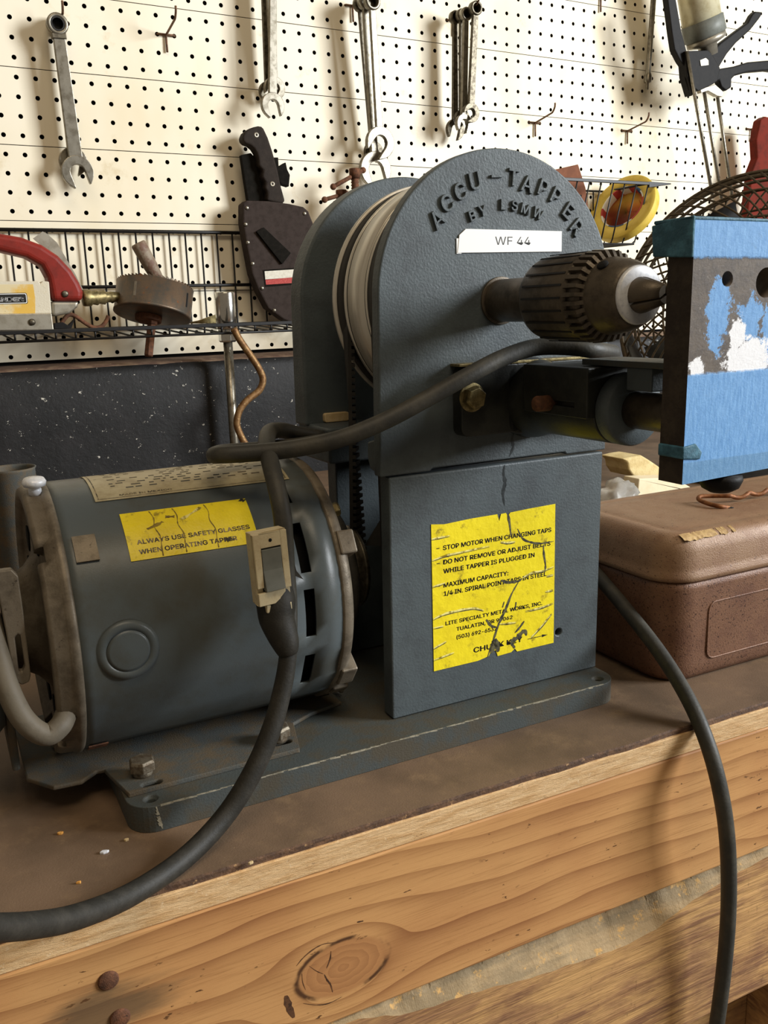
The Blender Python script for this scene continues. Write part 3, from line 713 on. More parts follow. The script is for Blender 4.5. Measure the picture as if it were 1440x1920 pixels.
for k in range(3):
    X = Matrix.Translation((SU, 0, SZ)) @ Matrix.Rotation(2*pi*k/3+rad(90), 4, 'Y')
    j = MB(); n = 10
    vs = []; fs = []
    for (h, r) in ((6.0, .33), (6.15, .31), (6.7, .155)):
        ring = [(0.015, -.0)]+[(r*cos(rad(t)), r*sin(rad(t))) for t in [-57+114*i/n for i in range(n+1)]]
        vs += [(a+.012, -h, b) for a, b in ring]
    K = n+2
    for q in range(2):
        for i in range(K): fs.append((q*K+i, q*K+(i+1) % K, (q+1)*K+(i+1) % K, (q+1)*K+i))
    j.add(vs, fs, 0, True, X)
    j.add(vs[2*K:], [tuple(range(K))], 1, False, X)
    j.build('jaw', [M['chuck'], M['bright']], chk)

# ---- table arm: flange, housing, clamp block, collar, bar, shaft, board
AU, AZ = 5.08, 7.88
arm = MB()
arm.prism(rrect(2.95, 7.15, 4.6, 8.72, .2, 5), PV, -1.95, 'v'); arm.prism(rrect(4.2, 7.1, 6.9, 8.72, .3, 5), PV, -1.95, 'v')
arm.lathe([(.95, 1.6), (.9, 1.95), (.80, 2.25), (.76, 2.6), (.74, 4.72), (.5, 4.72)], (AU, 0, AZ), (0, -1, 0), 40)
ar = arm.build('table_arm', M['greasy'], mach, bevel=.03)
p = at(884, 745, FM, v=-1.95)
MB().lathe([(.33, 0), (.33, .04), (.0, .04)], (p.x, -1.95, p.z), (0, -1, 0), 24).lathe([(.27, .04), (.27, .2), (.23, .25), (0, .25)], (p.x, -1.95, p.z), (0, -1, 0), 6, 0, False, a0=.3).build('bolt', M['brass'], ar, bevel=.012)
cb = MB().box((4.18, -4.72, 7.72), (5.75, -2.55, 8.74)).build('clamp_block', M['greasy'], ar, bevel=.03)
cut(cb, MB().box((4.0, -4.3, 7.92), (4.6, -3.2, 8.02)))
p = at(1012, 757, FM, u=3.95)
MB().lathe([(0, 0), (.15, .02), (.17, .06), (.17, .42), (.12, .44), (.12, .6)], (3.82, p.y, p.z), (1, 0, 0), 18).build('clamp_screw', M['rust'], ar)
col_ = MB().lathe([(.36, 0), (.69, 0), (.74, .04), (.74, .34), (.70, .40), (.36, .40)], (AU, -4.74, AZ), (0, -1, 0), 48).build('collar', P, ar)
MB().prism([(-4.0, 8.76), (-7.44, 8.76), (-7.44, 8.88), (-4.0, 8.88)], 4.62, 5.6, 'u').build('top_bar', PB, ar, bevel=.015)
MB().box((4.75, -5.9, 8.3), (5.3, -5.2, 8.76)).build('stop_block', P, ar, bevel=.03)
MB().box((2.9, -1.96, 8.72), (6.9, PV, 8.78)).build('flange_highlight_strip', M['brass'], ar, bevel=.01)  # added strip, its brass tone paints the yellowish highlight on the flange top
MB().cyl((AU, -5.1, AZ), (AU, -7.46, AZ), .375, 36).build('table_shaft', M['chuck'], ar)
BV0, BV1 = -8.0, -7.45
tbm = MB().prism([(3.50, 6.98), (8.2, 7.12), (8.2, 11.2), (3.53, 11.26)], BV0, BV1, 'v')
for q in range(len(tbm.f)): tbm.m[q] = 1
tb = tbm.build('work_table', [M['tapeboard'], M['board_edge']], mach)
for pg in tb.data.polygons:
    pg.material_index = 0 if pg.normal.y < -.9 else 1
ca = MB(); p = at(1437, 530, FM, v=BV0); ca.cyl((p.x, BV0-.3, p.z), (p.x, BV1+.3, p.z), .25, 28)
cut(tb, ca)
p = at(1364, 523, FM, v=BV0)
cut(tb, MB().lathe([(.0, 0), (.12, .02), (.13, .4), (.0, .4)], (p.x, BV0+.3, p.z), (0, -1, 0), 14))
tf = MB()
tf.prism([(BV0-.015, 10.66), (BV0-.015, 11.3), (BV1+.35, 11.22), (BV1+.3, 10.72)], 3.47, 3.52, 'u').prism([(3.47, 11.23), (8.2, 11.2), (8.2, 11.24), (3.47, 11.29)], BV0-.01, BV1+.3, 'v')
tf.build('tape_wrap', M['tape_fold'], tb, bevel=.02)
MB().prism([(3.46, 7.42), (3.46, 7.62), (3.75, 7.66), (3.9, 7.5), (3.86, 7.38)], BV0-.03, BV1, 'v').build('tape_flap', M['tape_fold'], tb, bevel=.02)
p = at(1350, 915, FM, v=-7.7)
MB().lathe([(0, -.30), (.18, -.28), (.32, -.2), (.38, -.06), (.36, .03), (.12, .06), (.12, .3)], (p.x, -7.7, 6.95), (0, 0, 1), 28).build('knob', M['black_plastic'], mach)

# ---- motor
MV, MZ, MR = 1.15, 3.64, 2.965
def cylp(u, ang, r): return (u, MV-r*cos(rad(ang)), MZ+r*sin(rad(ang)))
motor = bpy.data.objects.new('motor', None); COL.objects.link(motor); motor.parent = mach; motor['label'] = 'grey electric motor with cast end bells'
us_ = [-5.6, -5.4, -4.5, -3, -1.5, -.95, -.70, -.4, -.05]
ang = [-90, -70, -50, -38, -34, -19, -15, -10, -5, 0, 6, 11, 18, 25, 32, 40, 50, 60, 70, 80, 90]
ang = sorted(set(ang+list(range(100, 270, 10))))
slots = [(-38, -19), (-10, 11), (18, 40), (47, 62)]
sh = MB(); N = len(ang)
vs = [cylp(u, a, MR) for u in us_ for a in ang]
fs = []
for i in range(len(us_)-1):
    for j in range(N):
        k = (j+1) % N
        if us_[i] == -.95 and any(ang[j] >= s0 and ang[k] <= s1 and k for s0, s1 in slots): continue
        fs.append((i*N+j, i*N+k, (i+1)*N+k, (i+1)*N+j))
sh.add(vs, fs, 0, True)
o = sh.build('motor_shell', PD, mach); o.parent = mach; shell = o
COL.objects.unlink(motor); bpy.data.objects.remove(motor)
so = o.modifiers.new('solid', 'SOLIDIFY'); so.thickness = .07*S; so.offset = -1
shell['label'] = 'grey enamelled motor shell'
def mlathe(prof, name, mat, par, n=72): return MB().lathe([(r, h) for h, r in prof], (0, MV, MZ), (1, 0, 0), n).build(name, mat, par)
mlathe([(-5.3, 2.2), (-5.3, 2.86), (-.4, 2.86 if False else 2.6), (-.4, 1.0)], 'motor_core', M['motor_dark'], shell)
# left end bell with cooling windows
eb = MB()
eb.lathe([(2.72, -5.5), (2.97, -5.58), (3.0, -5.62), (3.0, -5.72), (2.95, -5.76), (2.93, -6.02), (2.88, -6.1), (2.72, -6.12), (2.62, -6.0), (2.5, -5.9), (1.5, -5.95), (1.2, -6.2), (.9, -6.7), (.5, -6.75), (.5, -6.2), (0, -6.2)], (0, MV, MZ), (1, 0, 0), 72)
ebo = eb.build('end_bell', M['cast_al'], shell)
cc = MB()
for a0 in (45, 30, -42, 78, 100):
    X = Matrix.Translation((0, MV, MZ)) @ Matrix.Rotation(rad(a0), 4, 'X')
    cc.box((-6.4, -3.2, -.17), (-5.95, -2.3, .17), 0, X)
cut(ebo, cc)
fan_holes = MB()
for a0 in range(-80, 281, 30):
    q = cylp(-5.93, a0, 2.0); fan_holes.lathe([(0, 0), (.3, 0), (.3, .03), (0, .03)], q, (-1, 0, 0), 14)
fan_holes.build('vent_hole', M['dark_void'], shell)
# right end bell
er = MB()
er.lathe([(2.7, -.12), (2.98, -.08), (3.0, -.03), (2.99, .1), (2.93, .2), (2.6, .34), (1.6, .5), (1.2, .62), (1.15, .9), (0, .9)], (0, MV, MZ), (1, 0, 0), 72)
for a0, wd in ((38, 10), (52, 6), (-28, 9), (78, 8)):
    X = Matrix.Translation((0, MV, MZ)) @ Matrix.Rotation(rad(a0), 4, 'X')
    er.box((.02, -3.05, -wd*.03), (.42, -2.4, wd*.03), 0, X)
er.build('end_bell', M['cast_al'], shell, bevel=.04)
mlathe([(.6, .8), (.62, 1.75), (.82, 1.8), (.95, 1.7), (.95, .8)], 'rubber_mount_ring', M['rubber_dark'], shell)
mlathe([(.9, .3), (.92, .95), (1.02, 1.0), (1.06, .82), (1.4, .82), (1.44, 1.05), (1.55, 1.05), (1.58, .4), (1.75, .35), (1.75, 0)], 'motor_pulley', M['steel_dark'], mach, 48)
q = cylp(.25, 46, 2.75); MB().lathe([(0, .16), (.14, .15), (.17, .1), (.17, -.1)], q, (1, -.2, .2), 6, 0, False).build('bell_bolt', M['brass'], shell, bevel=.01)
# details of the shell
q = Vector(cylp(-4.7, 0, MR-.02)); d = Vector((0, -1, 0))
MB().lathe([(.62, -.05), (.60, .03), (.52, .07), (.44, .065), (.42, .02), (.41, .075), (.36, .09), (0, .09)], q, d, 48).build('conduit_plug', PD, shell)
def cyl_sheet(u0, u1, a0, a1, r, mb, mi=0, n=14, th=.012, nu=1):
    vs = []; fs = []
    for i in range(n+1):
        a = a0+(a1-a0)*i/n
        vs += [cylp(u0, a, r), cylp(u1, a, r), cylp(u0, a, r+th), cylp(u1, a, r+th)]
    for i in range(n):
        b = 4*i; fs += [(b+2, b+6, b+7, b+3), (b, b+2, b+6, b+4), (b+1, b+5, b+7, b+3)]
    fs += [(0, 1, 3, 2), (4*n, 4*n+2, 4*n+3, 4*n+1)]
    return mb.add(vs, fs, mi, False)
cl = MB(); cyl_sheet(-5.42, -4.98, 36, 47, MR+.005, cl, th=.05); cl.build('shell_clip', M['cast_al'], shell)
cl = MB(); cyl_sheet(-5.5, -5.1, -60, -53, MR+.005, cl, th=.03); cl.build('shell_clip', M['rust'], shell)
# yellow glasses label
ml = MB(); GU0, GU1, GA0, GA1 = -4.4, -1.72, 55.5, 33.5
cyl_sheet(GU0, GU1, GA0, GA1, MR+.004, ml, th=.01)
def mtext(mb, body, s0, t0, s1, cap_in, U0, U1, A0, A1, mi, bold=.0018, tilt=0):
    vs, fs = text_fit(body, (s1-s0)*(U1-U0), cap_in, bold=bold)
    k = 180/pi/MR
    mb.add([cylp(U0+(U1-U0)*s0+v[0], A0+(A1-A0)*t0+(v[1]+tilt*v[0])*k, MR+.018) for v in vs], fs, mi)
mtext(ml, 'ALWAYS USE SAFETY GLASSES', .07, .70, .955, .135, GU0, GU1, GA0, GA1, 1)
mtext(ml, 'WHEN OPERATING TAPPER', .07, .89, .83, .135, GU0, GU1, GA0, GA1, 1)
def mscar(mb, pts, wd, mi, r=MR+.0185):
    pp, _ = spline([Vector((a, b, 0)) for a, b in pts], 5); vs = []; n = len(pp)
    for i, q in enumerate(pp):
        d = (pp[min(i+1, n-1)]-pp[max(i-1, 0)]); d = Vector((-d.y, d.x, 0)).normalized(); ww = wd*(.5+random.random())
        for sg in (1, -1): vs.append(cylp(GU0+(GU1-GU0)*(q.x+sg*d.x*ww), GA0+(GA1-GA0)*(q.y+sg*d.y*ww*2), r))
    mb.add(vs, [(2*i, 2*i+1, 2*i+3, 2*i+2) for i in range(n-1)], mi)
for x in (.24, .42, .67): mscar(ml, [(x-.02, .02), (x, .2), (x-.012, .4), (x+.012, .6), (x+.004, .8), (x, .98)], .004, 4)
mscar(ml, [(.17, .42), (.24, .36), (.3, .3)], .013, 4); mscar(ml, [(.33, .2), (.4, .22)], .013, 4); mscar(ml, [(.45, .3), (.55, .18), (.62, .08)], .012, 3); mscar(ml, [(.95, .02), (.99, .06)], .02, 2); mscar(ml, [(.74, .86), (.79, .84)], .02, 2)
o = ml.build('safety_label', [M['yellow'], M['ink_worn'], M['tear_and_shade'], M['crease'], M['grime']], shell, weld=False); o['label'] = 'yellow curved label with worn black printing'
# name plate on top
npl = MB(); NU0, NU1, NA0, NA1 = -4.78, -.52, 112, 64.5
cyl_sheet(NU0, NU1, NA0, NA1, MR+.004, npl, th=.012, n=20)
for (a_, b_, t0, t1) in ((.012, .988, .972, .978), (.012, .988, .03, .036)):
    cyl_sheet(NU0+(NU1-NU0)*a_, NU0+(NU1-NU0)*b_, NA0+(NA1-NA0)*t0, NA0+(NA1-NA0)*t1, MR+.017, npl, 1, 2, .001)
cyl_sheet(NU0+.06, NU0+.085, NA0-2, NA1+1, MR+.017, npl, 1, 12, .001); cyl_sheet(NU1-.085, NU1-.06, NA0-2, NA1+1, MR+.017, npl, 1, 12, .001)
mtext(npl, 'MADE IN MEXICO', .12, .955, .38, .085, NU0, NU1, NA0, NA1, 1)
rnd = random.Random(3)
for k in range(11):
    t0 = .30+.052*k; s_ = .08+.02*rnd.random()
    while s_ < .92:
        wd = rnd.uniform(.012, .05)
        if rnd.random() < .62: cyl_sheet(NU0+(NU1-NU0)*s_, NU0+(NU1-NU0)*min(.94, s_+wd), NA0+(NA1-NA0)*t0, NA0+(NA1-NA0)*(t0+.018), MR+.017, npl, 2, 1, .001)
        s_ += wd+rnd.uniform(.006, .05)
o = npl.build('name_plate', [M['plate_cream'], M['ink_worn'], M['saddle']], shell, weld=False); o['label'] = 'cream printed name plate on the motor'
# oiler knob on the left bell, conduit and cradle
q = Vector(cylp(-5.85, 78, 2.9))
MB().lathe([(.13, 0), (.13, .14), (.1, .18), (.22, .22), (.24, .3), (.2, .37), (0, .38)], q, (0, -.1, 1), 24).build('oil_cap', M['bright'], shell)
cr = MB()
cr.prism([(-6.3, -.85), (-5.75, -.9), (-5.4, -.62), (-4.9, -.7), (-1.0, -.7), (-.4, -.4), (.5, -.2), (.5, 2.9), (-6.75, 2.9), (-6.75, -.2)], .575, .67, 'z')
cr.prism([(-5.0, -1.92), (-1.3, -1.92), (-.95, -.65), (-5.25, -.65)], .575, .68, 'z')
crd = cr.build('motor_cradle', M['saddle'], mach, bevel=.03)
cc = MB()
for (x, y) in ((285, 1468), (530, 1392)):
    p = at(x, y, FM, z=.68); cc.prism(rrect(p.x-.22, p.y-.09, p.x+.2, p.y+.09, .085, 5), .5, 1, 'z')
cut(crd, cc)
# upright ends of the cradle holding the hub
for (u0, u1) in ((-6.98, -6.82), (.62, .74)):
    MB().prism([(MV-1.0, .7), (MV+1.0, .7), (MV+.8, MZ), (MV+.4, MZ+.8), (MV-.4, MZ+.8), (MV-.8, MZ)], u0, u1, 'u').build('cradle_upright', M['saddle'], mach, bevel=.05)
yk = MB()
pp = [at(x, y, FM, v=-1.3) for x, y in ((-12, 1072), (22, 1068), (34, 1080), (43, 1140), (58, 1266), (55, 1279), (41, 1285), (27, 1276), (11, 1185), (-2, 1120))]
sl = [at(x, y, FM, v=-1.3) for x, y in ((28, 1196), (33, 1189), (38, 1191), (47, 1250), (43, 1260), (36, 1260))]
yk.prism([(q.x, q.z) for q in pp], -1.3, -1.08, 'v')
yko = yk.build('clamp_strap', M['cast_al'], mach)
cut(yko, MB().prism([(q.x, q.z) for q in sl], -1.6, -.8, 'v'))
b_ = yko.modifiers.new('bevel', 'BEVEL'); b_.width = .03*S; b_.segments = 2
for (x, y) in ((268, 1452), (522, 1388)):
    p = at(x, y, FM, z=.68)
    MB().lathe([(.2, 0), (.21, .05), (.19, .1), (.19, .12)], (p.x, p.y, .68), (0, 0, 1), 20).lathe([(.285, .12), (.285, .30), (.25, .36), (0, .365)], (p.x, p.y, .68), (0, 0, 1), 6, 0, False, a0=.4).build('mounting_bolt', M['bolt'], mach, bevel=.015)
# ribbed conduit looping into the bell
pp = [at(x, y, FM, v=v) for x, y, v in ((-30, 1120, -1.0), (-6, 1220, -1.2), (14, 1290, -1.5), (45, 1350, -1.65), (85, 1378, -1.7), (112, 1362, -1.62), (124, 1338, -1.35), (128, 1325, -1.0))]
MB().tube(pp, .215, 16, smooth=6).build('motor_lead', M['lead'], mach)
# ventilated cover behind the left bell
mlathe([(-7.9, 0), (-7.9, 1.9), (-7.7, 2.25), (-7.2, 2.3), (-7.0, 2.1)], 'rear_cover', PD, mach, 40)

# ================================================================== CORDS
CR = .2
def fm(x, y, v): return at(x, y, FM, v=v)
pp = [fm(1150, 662, -2.6), fm(1112, 656, -3.0), fm(1060, 650, -2.75), fm(1000, 652, -2.4), fm(940, 672, -2.3), fm(880, 703, -2.3), fm(800, 748, -2.1), fm(720, 790, -1.95), fm(640, 822, -1.75),
      fm(560, 840, -1.4), fm(490, 848, -1.1), fm(430, 852, -.85), fm(408, 853, -.6), fm(404, 853, -.1), fm(425, 848, .35), fm(500, 842, .5), fm(570, 834, .8), fm(630, 822, 1.3), fm(680, 810, 2.0)]
o = top(MB().tube(pp, .19, 14, smooth=6), 'power_cord', 'dark grey rubber cord slung across the round front plate below the chuck', 'cord', M['rubber'], Fm=FM)
sc_ = thing('switch_cord', 'black rubber cord with cream inline switch hanging over the motor and bench edge', 'cord', Fm=FM)
pp = [fm(610, 822, 2.0), fm(560, 814, 1.4), fm(528, 807, .9), fm(505, 811, .1), fm(500, 835, -.75), fm(508, 872, -1.5), fm(519, 915, -2.0), fm(529, 965, -2.3), fm(533, 1015, -2.4), fm(536, 1070, -2.45), fm(540, 1130, -2.55), fm(540, 1185, -2.8)]
MB().tube(pp, .19, 14, smooth=6).build('cord', M['rubber'], sc_)
pp = [fm(538, 1180, -2.9), fm(540, 1225, -2.95), fm(530, 1290, -3.05), fm(508, 1370, -3.2), fm(470, 1455, -3.35), fm(418, 1535, -3.5), fm(345, 1610, -3.95), fm(250, 1675, -4.6), fm(150, 1717, -5.4), fm(60, 1735, -6.1), fm(-60, 1742, -7.0)]
MB().tube(pp, .19, 14, smooth=6, rs=[.17, .18, .19, .2, .2, .2, .2, .2, .2, .2, .2]).build('cord', M['rubber_dark'], sc_)
# the switch, tilted box taped onto the cord
c = fm(506, 1062, -2.85); inv = FM.inverted().to_3x3()
zx = (fm(540, 1175, -2.85)-fm(505, 1000, -2.85)).normalized()*-1
zx = (fm(500, 1005, -2.85)-fm(512, 1120, -2.85)).normalized()
view = (inv @ (CAM-FM @ c)).normalized(); view = (view+Vector((.35, 0, -.25))).normalized()
yx = (view-zx*view.dot(zx)).normalized(); xx = zx.cross(yx)*-1
SX = Matrix((xx, yx, zx)).transposed().to_4x4(); SX.translation = c        # x right, y toward the viewer, z up
if xx.dot(inv @ RGT) < 0: SX = SX @ Matrix.Scale(-1, 4, (1, 0, 0))
hw, hh = .35, .72
fr = MB().box((-hw, -.22, -hh), (hw, .06, hh), 0, SX)
fr.box((-hw, .06, -hh*.5), (-.215, .16, hh), 0, SX).box((.215, .06, -hh*.62), (hw, .16, hh), 0, SX).box((-.215, .06, .43), (.215, .16, hh), 0, SX)
fr.prism([(-hw, -hh), (hw*.15, -hh), (hw*.3, -hh*.86), (hw*.62, -hh*.72), (hw*.62, -.46), (-hw, -.46)], .06, .16, 'v', 0, SX)
f_ = fr.build('switch_body', M['cream'], sc_, bevel=.012)
MB().lathe([(0, .0), (.035, .0), (.035, .008), (0, .008)], (0, .158, .57), (0, 1, 0), 12, X=SX).box((-.215, .055, -.46), (.215, .07, .43), 0, SX).build('switch_recess', M['dark_void'], f_)
MB().add([(-.2, .0, -.43), (.2, .0, -.43), (.2, .0, .4), (-.2, .0, .4), (-.2, .24, -.43), (.2, .24, -.43), (.2, .16, -.02), (-.2, .16, -.02), (.2, .18, .4), (-.2, .18, .4)],
         [(0,1,2,3), (4,5,6,7), (7,6,8,9), (0,1,5,4), (3,2,8,9), (0,4,7,9,3), (1,5,6,8,2)], 0, False, SX).build('rocker', M['rocker'], f_, bevel=.01)
bt = MB()
e0 = SX.inverted() @ fm(540, 1225, -2.95)
bt.tube([(.16, -.42, .3), (.16, -.44, .1), (.16, -.42, -.3), (.12, -.2, -.8), (e0.x*.5, -.1, -1.15), (e0.x*.85, e0.y*.7, -1.6), (e0.x, e0.y, e0.z)], .3, 16, smooth=5, rs=[.22, .30, .36, .40, .36, .28, .2], X=SX)
bt.prism([(.36, -.75), (.5, -.2), (.6, .02), (.66, -.3), (.8, -.52), (.62, -.4), (.5, -.95)], -.3, -.27, 'v', 0, SX)
bt.build('tape_boot', M['rubber_dark'], sc_)
MB().box((-.2, -.1, -.9), (.0, .12, -.74), 0, SX).box((.08, -.05, -.92), (.32, .16, -.76), 0, SX).build('terminal_block', M['cream'], sc_, bevel=.02)
pp = [fm(1085, 1040, .8), fm(1128, 1088, -.4), fm(1180, 1150, -1.6), fm(1240, 1228, -2.9), fm(1290, 1310, -4.1), fm(1325, 1390, -4.9), fm(1350, 1480, -5.35), fm(1364, 1580, -5.45), fm(1366, 1700, -5.3), fm(1357, 1820, -5.15), fm(1340, 1950, -5.1), fm(1320, 2100, -5.1)]
top(MB().tube(pp, .19, 14, smooth=7), 'power_cord', 'dark rubber cord hanging over the bench front beside the brown toolbox', 'cord', M['rubber'], Fm=FM)

# ================================================================== TOOLBOX
def loft(mb, u0, v0, u1, v1, r, loops, mi=0, cap0=True, cap1=True, n=6):
    vs = []; fs = []; K = 4*(n+1)
    for z, ins in loops:
        rr = max(.05, r-ins); vs += [(x, y, z) for x, y in rrect(u0+ins, v0+ins, u1-ins, v1-ins, rr, n)]
    for j in range(len(loops)-1):
        for i in range(K): fs.append((j*K+i, j*K+(i+1) % K, (j+1)*K+(i+1) % K, (j+1)*K+i))
    if cap0: fs.append(tuple(range(K))[::-1])
    if cap1: fs.append(tuple((len(loops)-1)*K+i for i in range(K)))
    return mb.add(vs, fs, mi, True)
tbx = thing('toolbox', 'brown speckled metal toolbox with rounded corners and rusty wire handle on the bench', 'toolbox', (0, 0, 0), Fm=FM)
TU0, TV0, TU1, TV1 = 8.78, -2.62, 23, 2.35
bx = MB(); loft(bx, TU0, TV0, TU1, TV1, .95, [(0, .3), (.05, .16), (.2, .06), (.5, .02), (2.6, 0), (2.76, .0), (2.8, .06)])
for r_ in ((10.2, .55, 21.5, 2.15),):
    bx.tube([(x, TV0-.0, z) for x, z in rrect(*r_, .25, 4)], .025, 8, 0, True)
bx.build('box_body', M['toolbox'], tbx)
ld = MB(); loft(ld, TU0, TV0, TU1, TV1, .98, [(2.84, .05), (2.82, -.03), (2.86, -.07), (2.96, -.07), (3.06, -.02), (3.2, 0), (3.62, .02), (3.86, .08), (4.0, .2), (4.07, .36), (4.08, .6), (4.06, .66), (4.09, .74), (4.1, 1.2)])
ew = MB(); ew_r = random.Random(4)
for x0, ln, hh_ in ((TU0+.55, .75, .05), (TU0+1.25, .5, .035), (TU0+1.85, .28, .04), (TU0+2.3, .12, .03)):
    n_ = 9; vs = []
    for i in range(n_+1):
        x = x0+ln*i/n_; e = sin(pi*(i+.4)/(n_+.8)); vs += [(x, TV0+.12-.03*e*ew_r.uniform(.3, 1), 3.955-hh_*e*ew_r.uniform(.2, 1.2)), (x, TV0+.2, 4.008), (x, TV0+.33+.05*e*ew_r.uniform(0, 1), 4.068)]
    fs = []
    for i in range(n_): fs += [(3*i, 3*i+3, 3*i+4, 3*i+1), (3*i+1, 3*i+4, 3*i+5, 3*i+2)]
    ew.add(vs, fs)
ldo = ld.build('lid', M['toolbox_lid'], tbx)
ew.build('paint_chips', M['chip_pale'], ldo, weld=False)
pz = lambda x, y, z: at(x, y, FM, z=z)
pp = [pz(1366, 952, 4.08), pz(1352, 950, 4.16), pz(1330, 945, 4.2), pz(1311, 937, 4.24), pz(1313, 931, 4.3), pz(1335, 930, 4.3), pz(1368, 930, 4.32)]
hd = MB(); q, _ = spline(pp, 6)
last = q[-1]
for i in range(1, 50):
    a = i*.55; q.append(last+Vector((i*.07, -.02*i*.0+.05*sin(a), .05*cos(a)-.05)))
q.append(q[-1]+Vector((.5, -.2, 0))); q.append(q[-1]+Vector((.1, -.5, -.25)))
hd.tube(q, .065, 10); hd.build('wire_handle', M['rust_wire'], ldo)
p = pz(1368, 953, 4.08); MB().lathe([(.06, -.02), (.12, .02), (.06, .03)], (p.x, p.y, 4.08), (0, 0, 1), 16).build('handle_hole', M['dark_void'], ldo)

# ================================================================== PEGBOARD HOOKS
def wy(x, y, v): return at(x, y, FW, v=v)
def hook(X, z, label, L=2.3, rise=.35, group='pegboard hooks'):
    mb = MB(); r = .065
    mb.tube([(X-.5, .15, z), (X-.5, -.02, z), (X-.48, -.1, z), (X+.48, -.1, z), (X+.5, -.02, z), (X+.5, .15, z)], r, 8)
    mb.tube([(X-.02, -.12, z+.02), (X-.02, -.14, z-.95)], r, 8)
    mb.tube([(X, -.1, z), (X, -.35, z+.03), (X, -L*.75, z+rise*.75), (X, -L*.9, z+rise), (X, -L, z+rise+.3), (X, -L-.02, z+rise+.55)], r, 8, smooth=3)
    return top(mb, 'pegboard_hook', label, 'hook', M['hook'], group)
hook(8.5, 26, 'empty bent wire hook between the ratchet wrench and the hanging knife handle')
hook(2.5, 26, 'hook holding up the ratchet wrench at the left', L=1.7, rise=.05)
hook(14.6, 31, 'hook of the three wrenches above the knife handle, at the top edge', L=2.6)
hook(20.8, 29, 'hook of the long wrenches above the rusty clamps', L=2.7, rise=.1)
hook(28.5, 29, 'hook of the wrench bundle above the grey round plate', L=3.2, rise=.3)
hook(35.5, 23, 'empty rusty hook just above the raised lettering, nearest the plate')
hook(44.5, 23, 'empty rusty hook under the socket extension bar')
hook(58.5, 24, 'rusty hook beside the red handle at the right edge')
hook(41.5, 32, 'hook whose tip shows at the top edge, left of the extension bar')

# ================================================================== WRENCHES
def wrench(name, label, ring, opn, Y0, Y1, ro, R, w0, w1, th, mat, group=None, ang=15, ratchet=False, flip=1):
    """ring and opn are (x, z); combination wrench hanging parallel to the board"""
    a = Vector((ring[0], Y0, ring[1])); b = Vector((opn[0], Y1, opn[1])); L = (b-a).length
    sx = (b-a)/L; ny = Vector((0, -1, 0)); ny = (ny-sx*ny.dot(sx)).normalized(); tz = sx.cross(ny)
    X = Matrix((sx, ny, tz)).transposed().to_4x4(); X.translation = a
    ri = ro*.66; mb = MB(); h = th*.8
    mb.lathe([(ri, -h), (ro-.05, -h), (ro, -h+.06), (ro, h-.06), (ro-.05, h), (ri, h), (ri-.03, 0), (ri, -h)], (0, 0, 0), (0, 1, 0), 28, 0, True, X)
    mb.add([(ro*.85, -th*.45, -w0/2), (ro*.85, th*.45, -w0/2), (ro*.85, th*.45, w0/2), (ro*.85, -th*.45, w0/2), (L-R*.8, -th*.5, -w1/2), (L-R*.8, th*.5, -w1/2), (L-R*.8, th*.5, w1/2), (L-R*.8, -th*.5, w1/2)],
           [(0,1,2,3), (7,6,5,4), (0,4,5,1), (1,5,6,2), (2,6,7,3), (3,7,4,0)], 0, False, X)
    A = rad(ang*flip); R *= 1.32; jw = R*.47
    pl = arc(0, 0, R, 48, 312, 22)+[(R*.92, -jw*1.12), (R*.86, -jw), (.02*R, -jw)]+arc(.02*R, 0, jw, 270, 90, 8)[1:-1]+[(.02*R, jw), (R*.86, jw), (R*.92, jw*1.12)]
    pl = [(L+x*cos(A)-y*sin(A), x*sin(A)+y*cos(A)) for x, y in pl]
    mb.prism(pl, -th*.6, th*.6, 'v', 0, X)
    if ratchet:
        o = thing(name, label, 'wrench', group=group)
        k = mb.build('wrench_bar', mat, o, bevel=.05)
        MB().lathe([(ri*.8, -h*.95), (ri*.99, -h*.95), (ri*.99, h*.95), (ri*.8, h*.95), (ri*.8, -h*.95)], (0, 0, 0), (0, 1, 0), 12, 0, False, X).build('ratchet_gear', M['fan_dark'], o)
        MB().box((ro*.8, -h*.9, -w0*.62), (ro*1.3, h*.9, w0*.62), 0, X).build('ratchet_neck', M['steel_dark'], o, bevel=.04)
        return o
    return top(mb, name, label, 'wrench', mat, group, bevel=.04)
def xz(x, y, v): p = wy(x, y, v); return (p.x, p.z)
SD, ST = M['steel_dark'], M['steel']
wrench('ratchet_wrench', 'large combination wrench with black ratchet ring hanging at the left', xz(107, 46, -1.35), xz(146, 322, -1.35), -1.35, -1.2, .56, .66, .62, .75, .3, ST, ratchet=True, flip=-1)
wrench('combination_wrench', 'wrench mostly hidden behind the left ratchet wrench', xz(106, 46, -.6), xz(137, 303, -.75), -.6, -.75, .5, .58, .4, .5, .25, ST)
G = 'hanging combination wrenches'
wrench('combination_wrench', 'wrench with the lowest open end of three hanging just above the knife handle', (14.7, 31.1), xz(511, 198, -1.9), -2.0, -1.9, .5, .55, .42, .5, .28, ST, G, flip=-1)
wrench('combination_wrench', 'wrench whose jaw sits just above the lowest open end near the knife', (14.6, 31.1), xz(514, 166, -1.3), -1.4, -1.3, .48, .5, .4, .46, .28, ST, G, ang=35)
wrench('combination_wrench', 'darkest, rearmost wrench of the three hanging above the knife handle', (14.5, 31.1), xz(503, 172, -.8), -.9, -.8, .45, .45, .36, .42, .25, SD, G, flip=-1)
wrench('combination_wrench', 'long wrench with black-centred ring facing out at the top edge', xz(697, 3, -2.4), xz(712, 268, -2.2), -2.4, -2.2, .52, .75, .4, .46, .3, ST, G, ang=40)
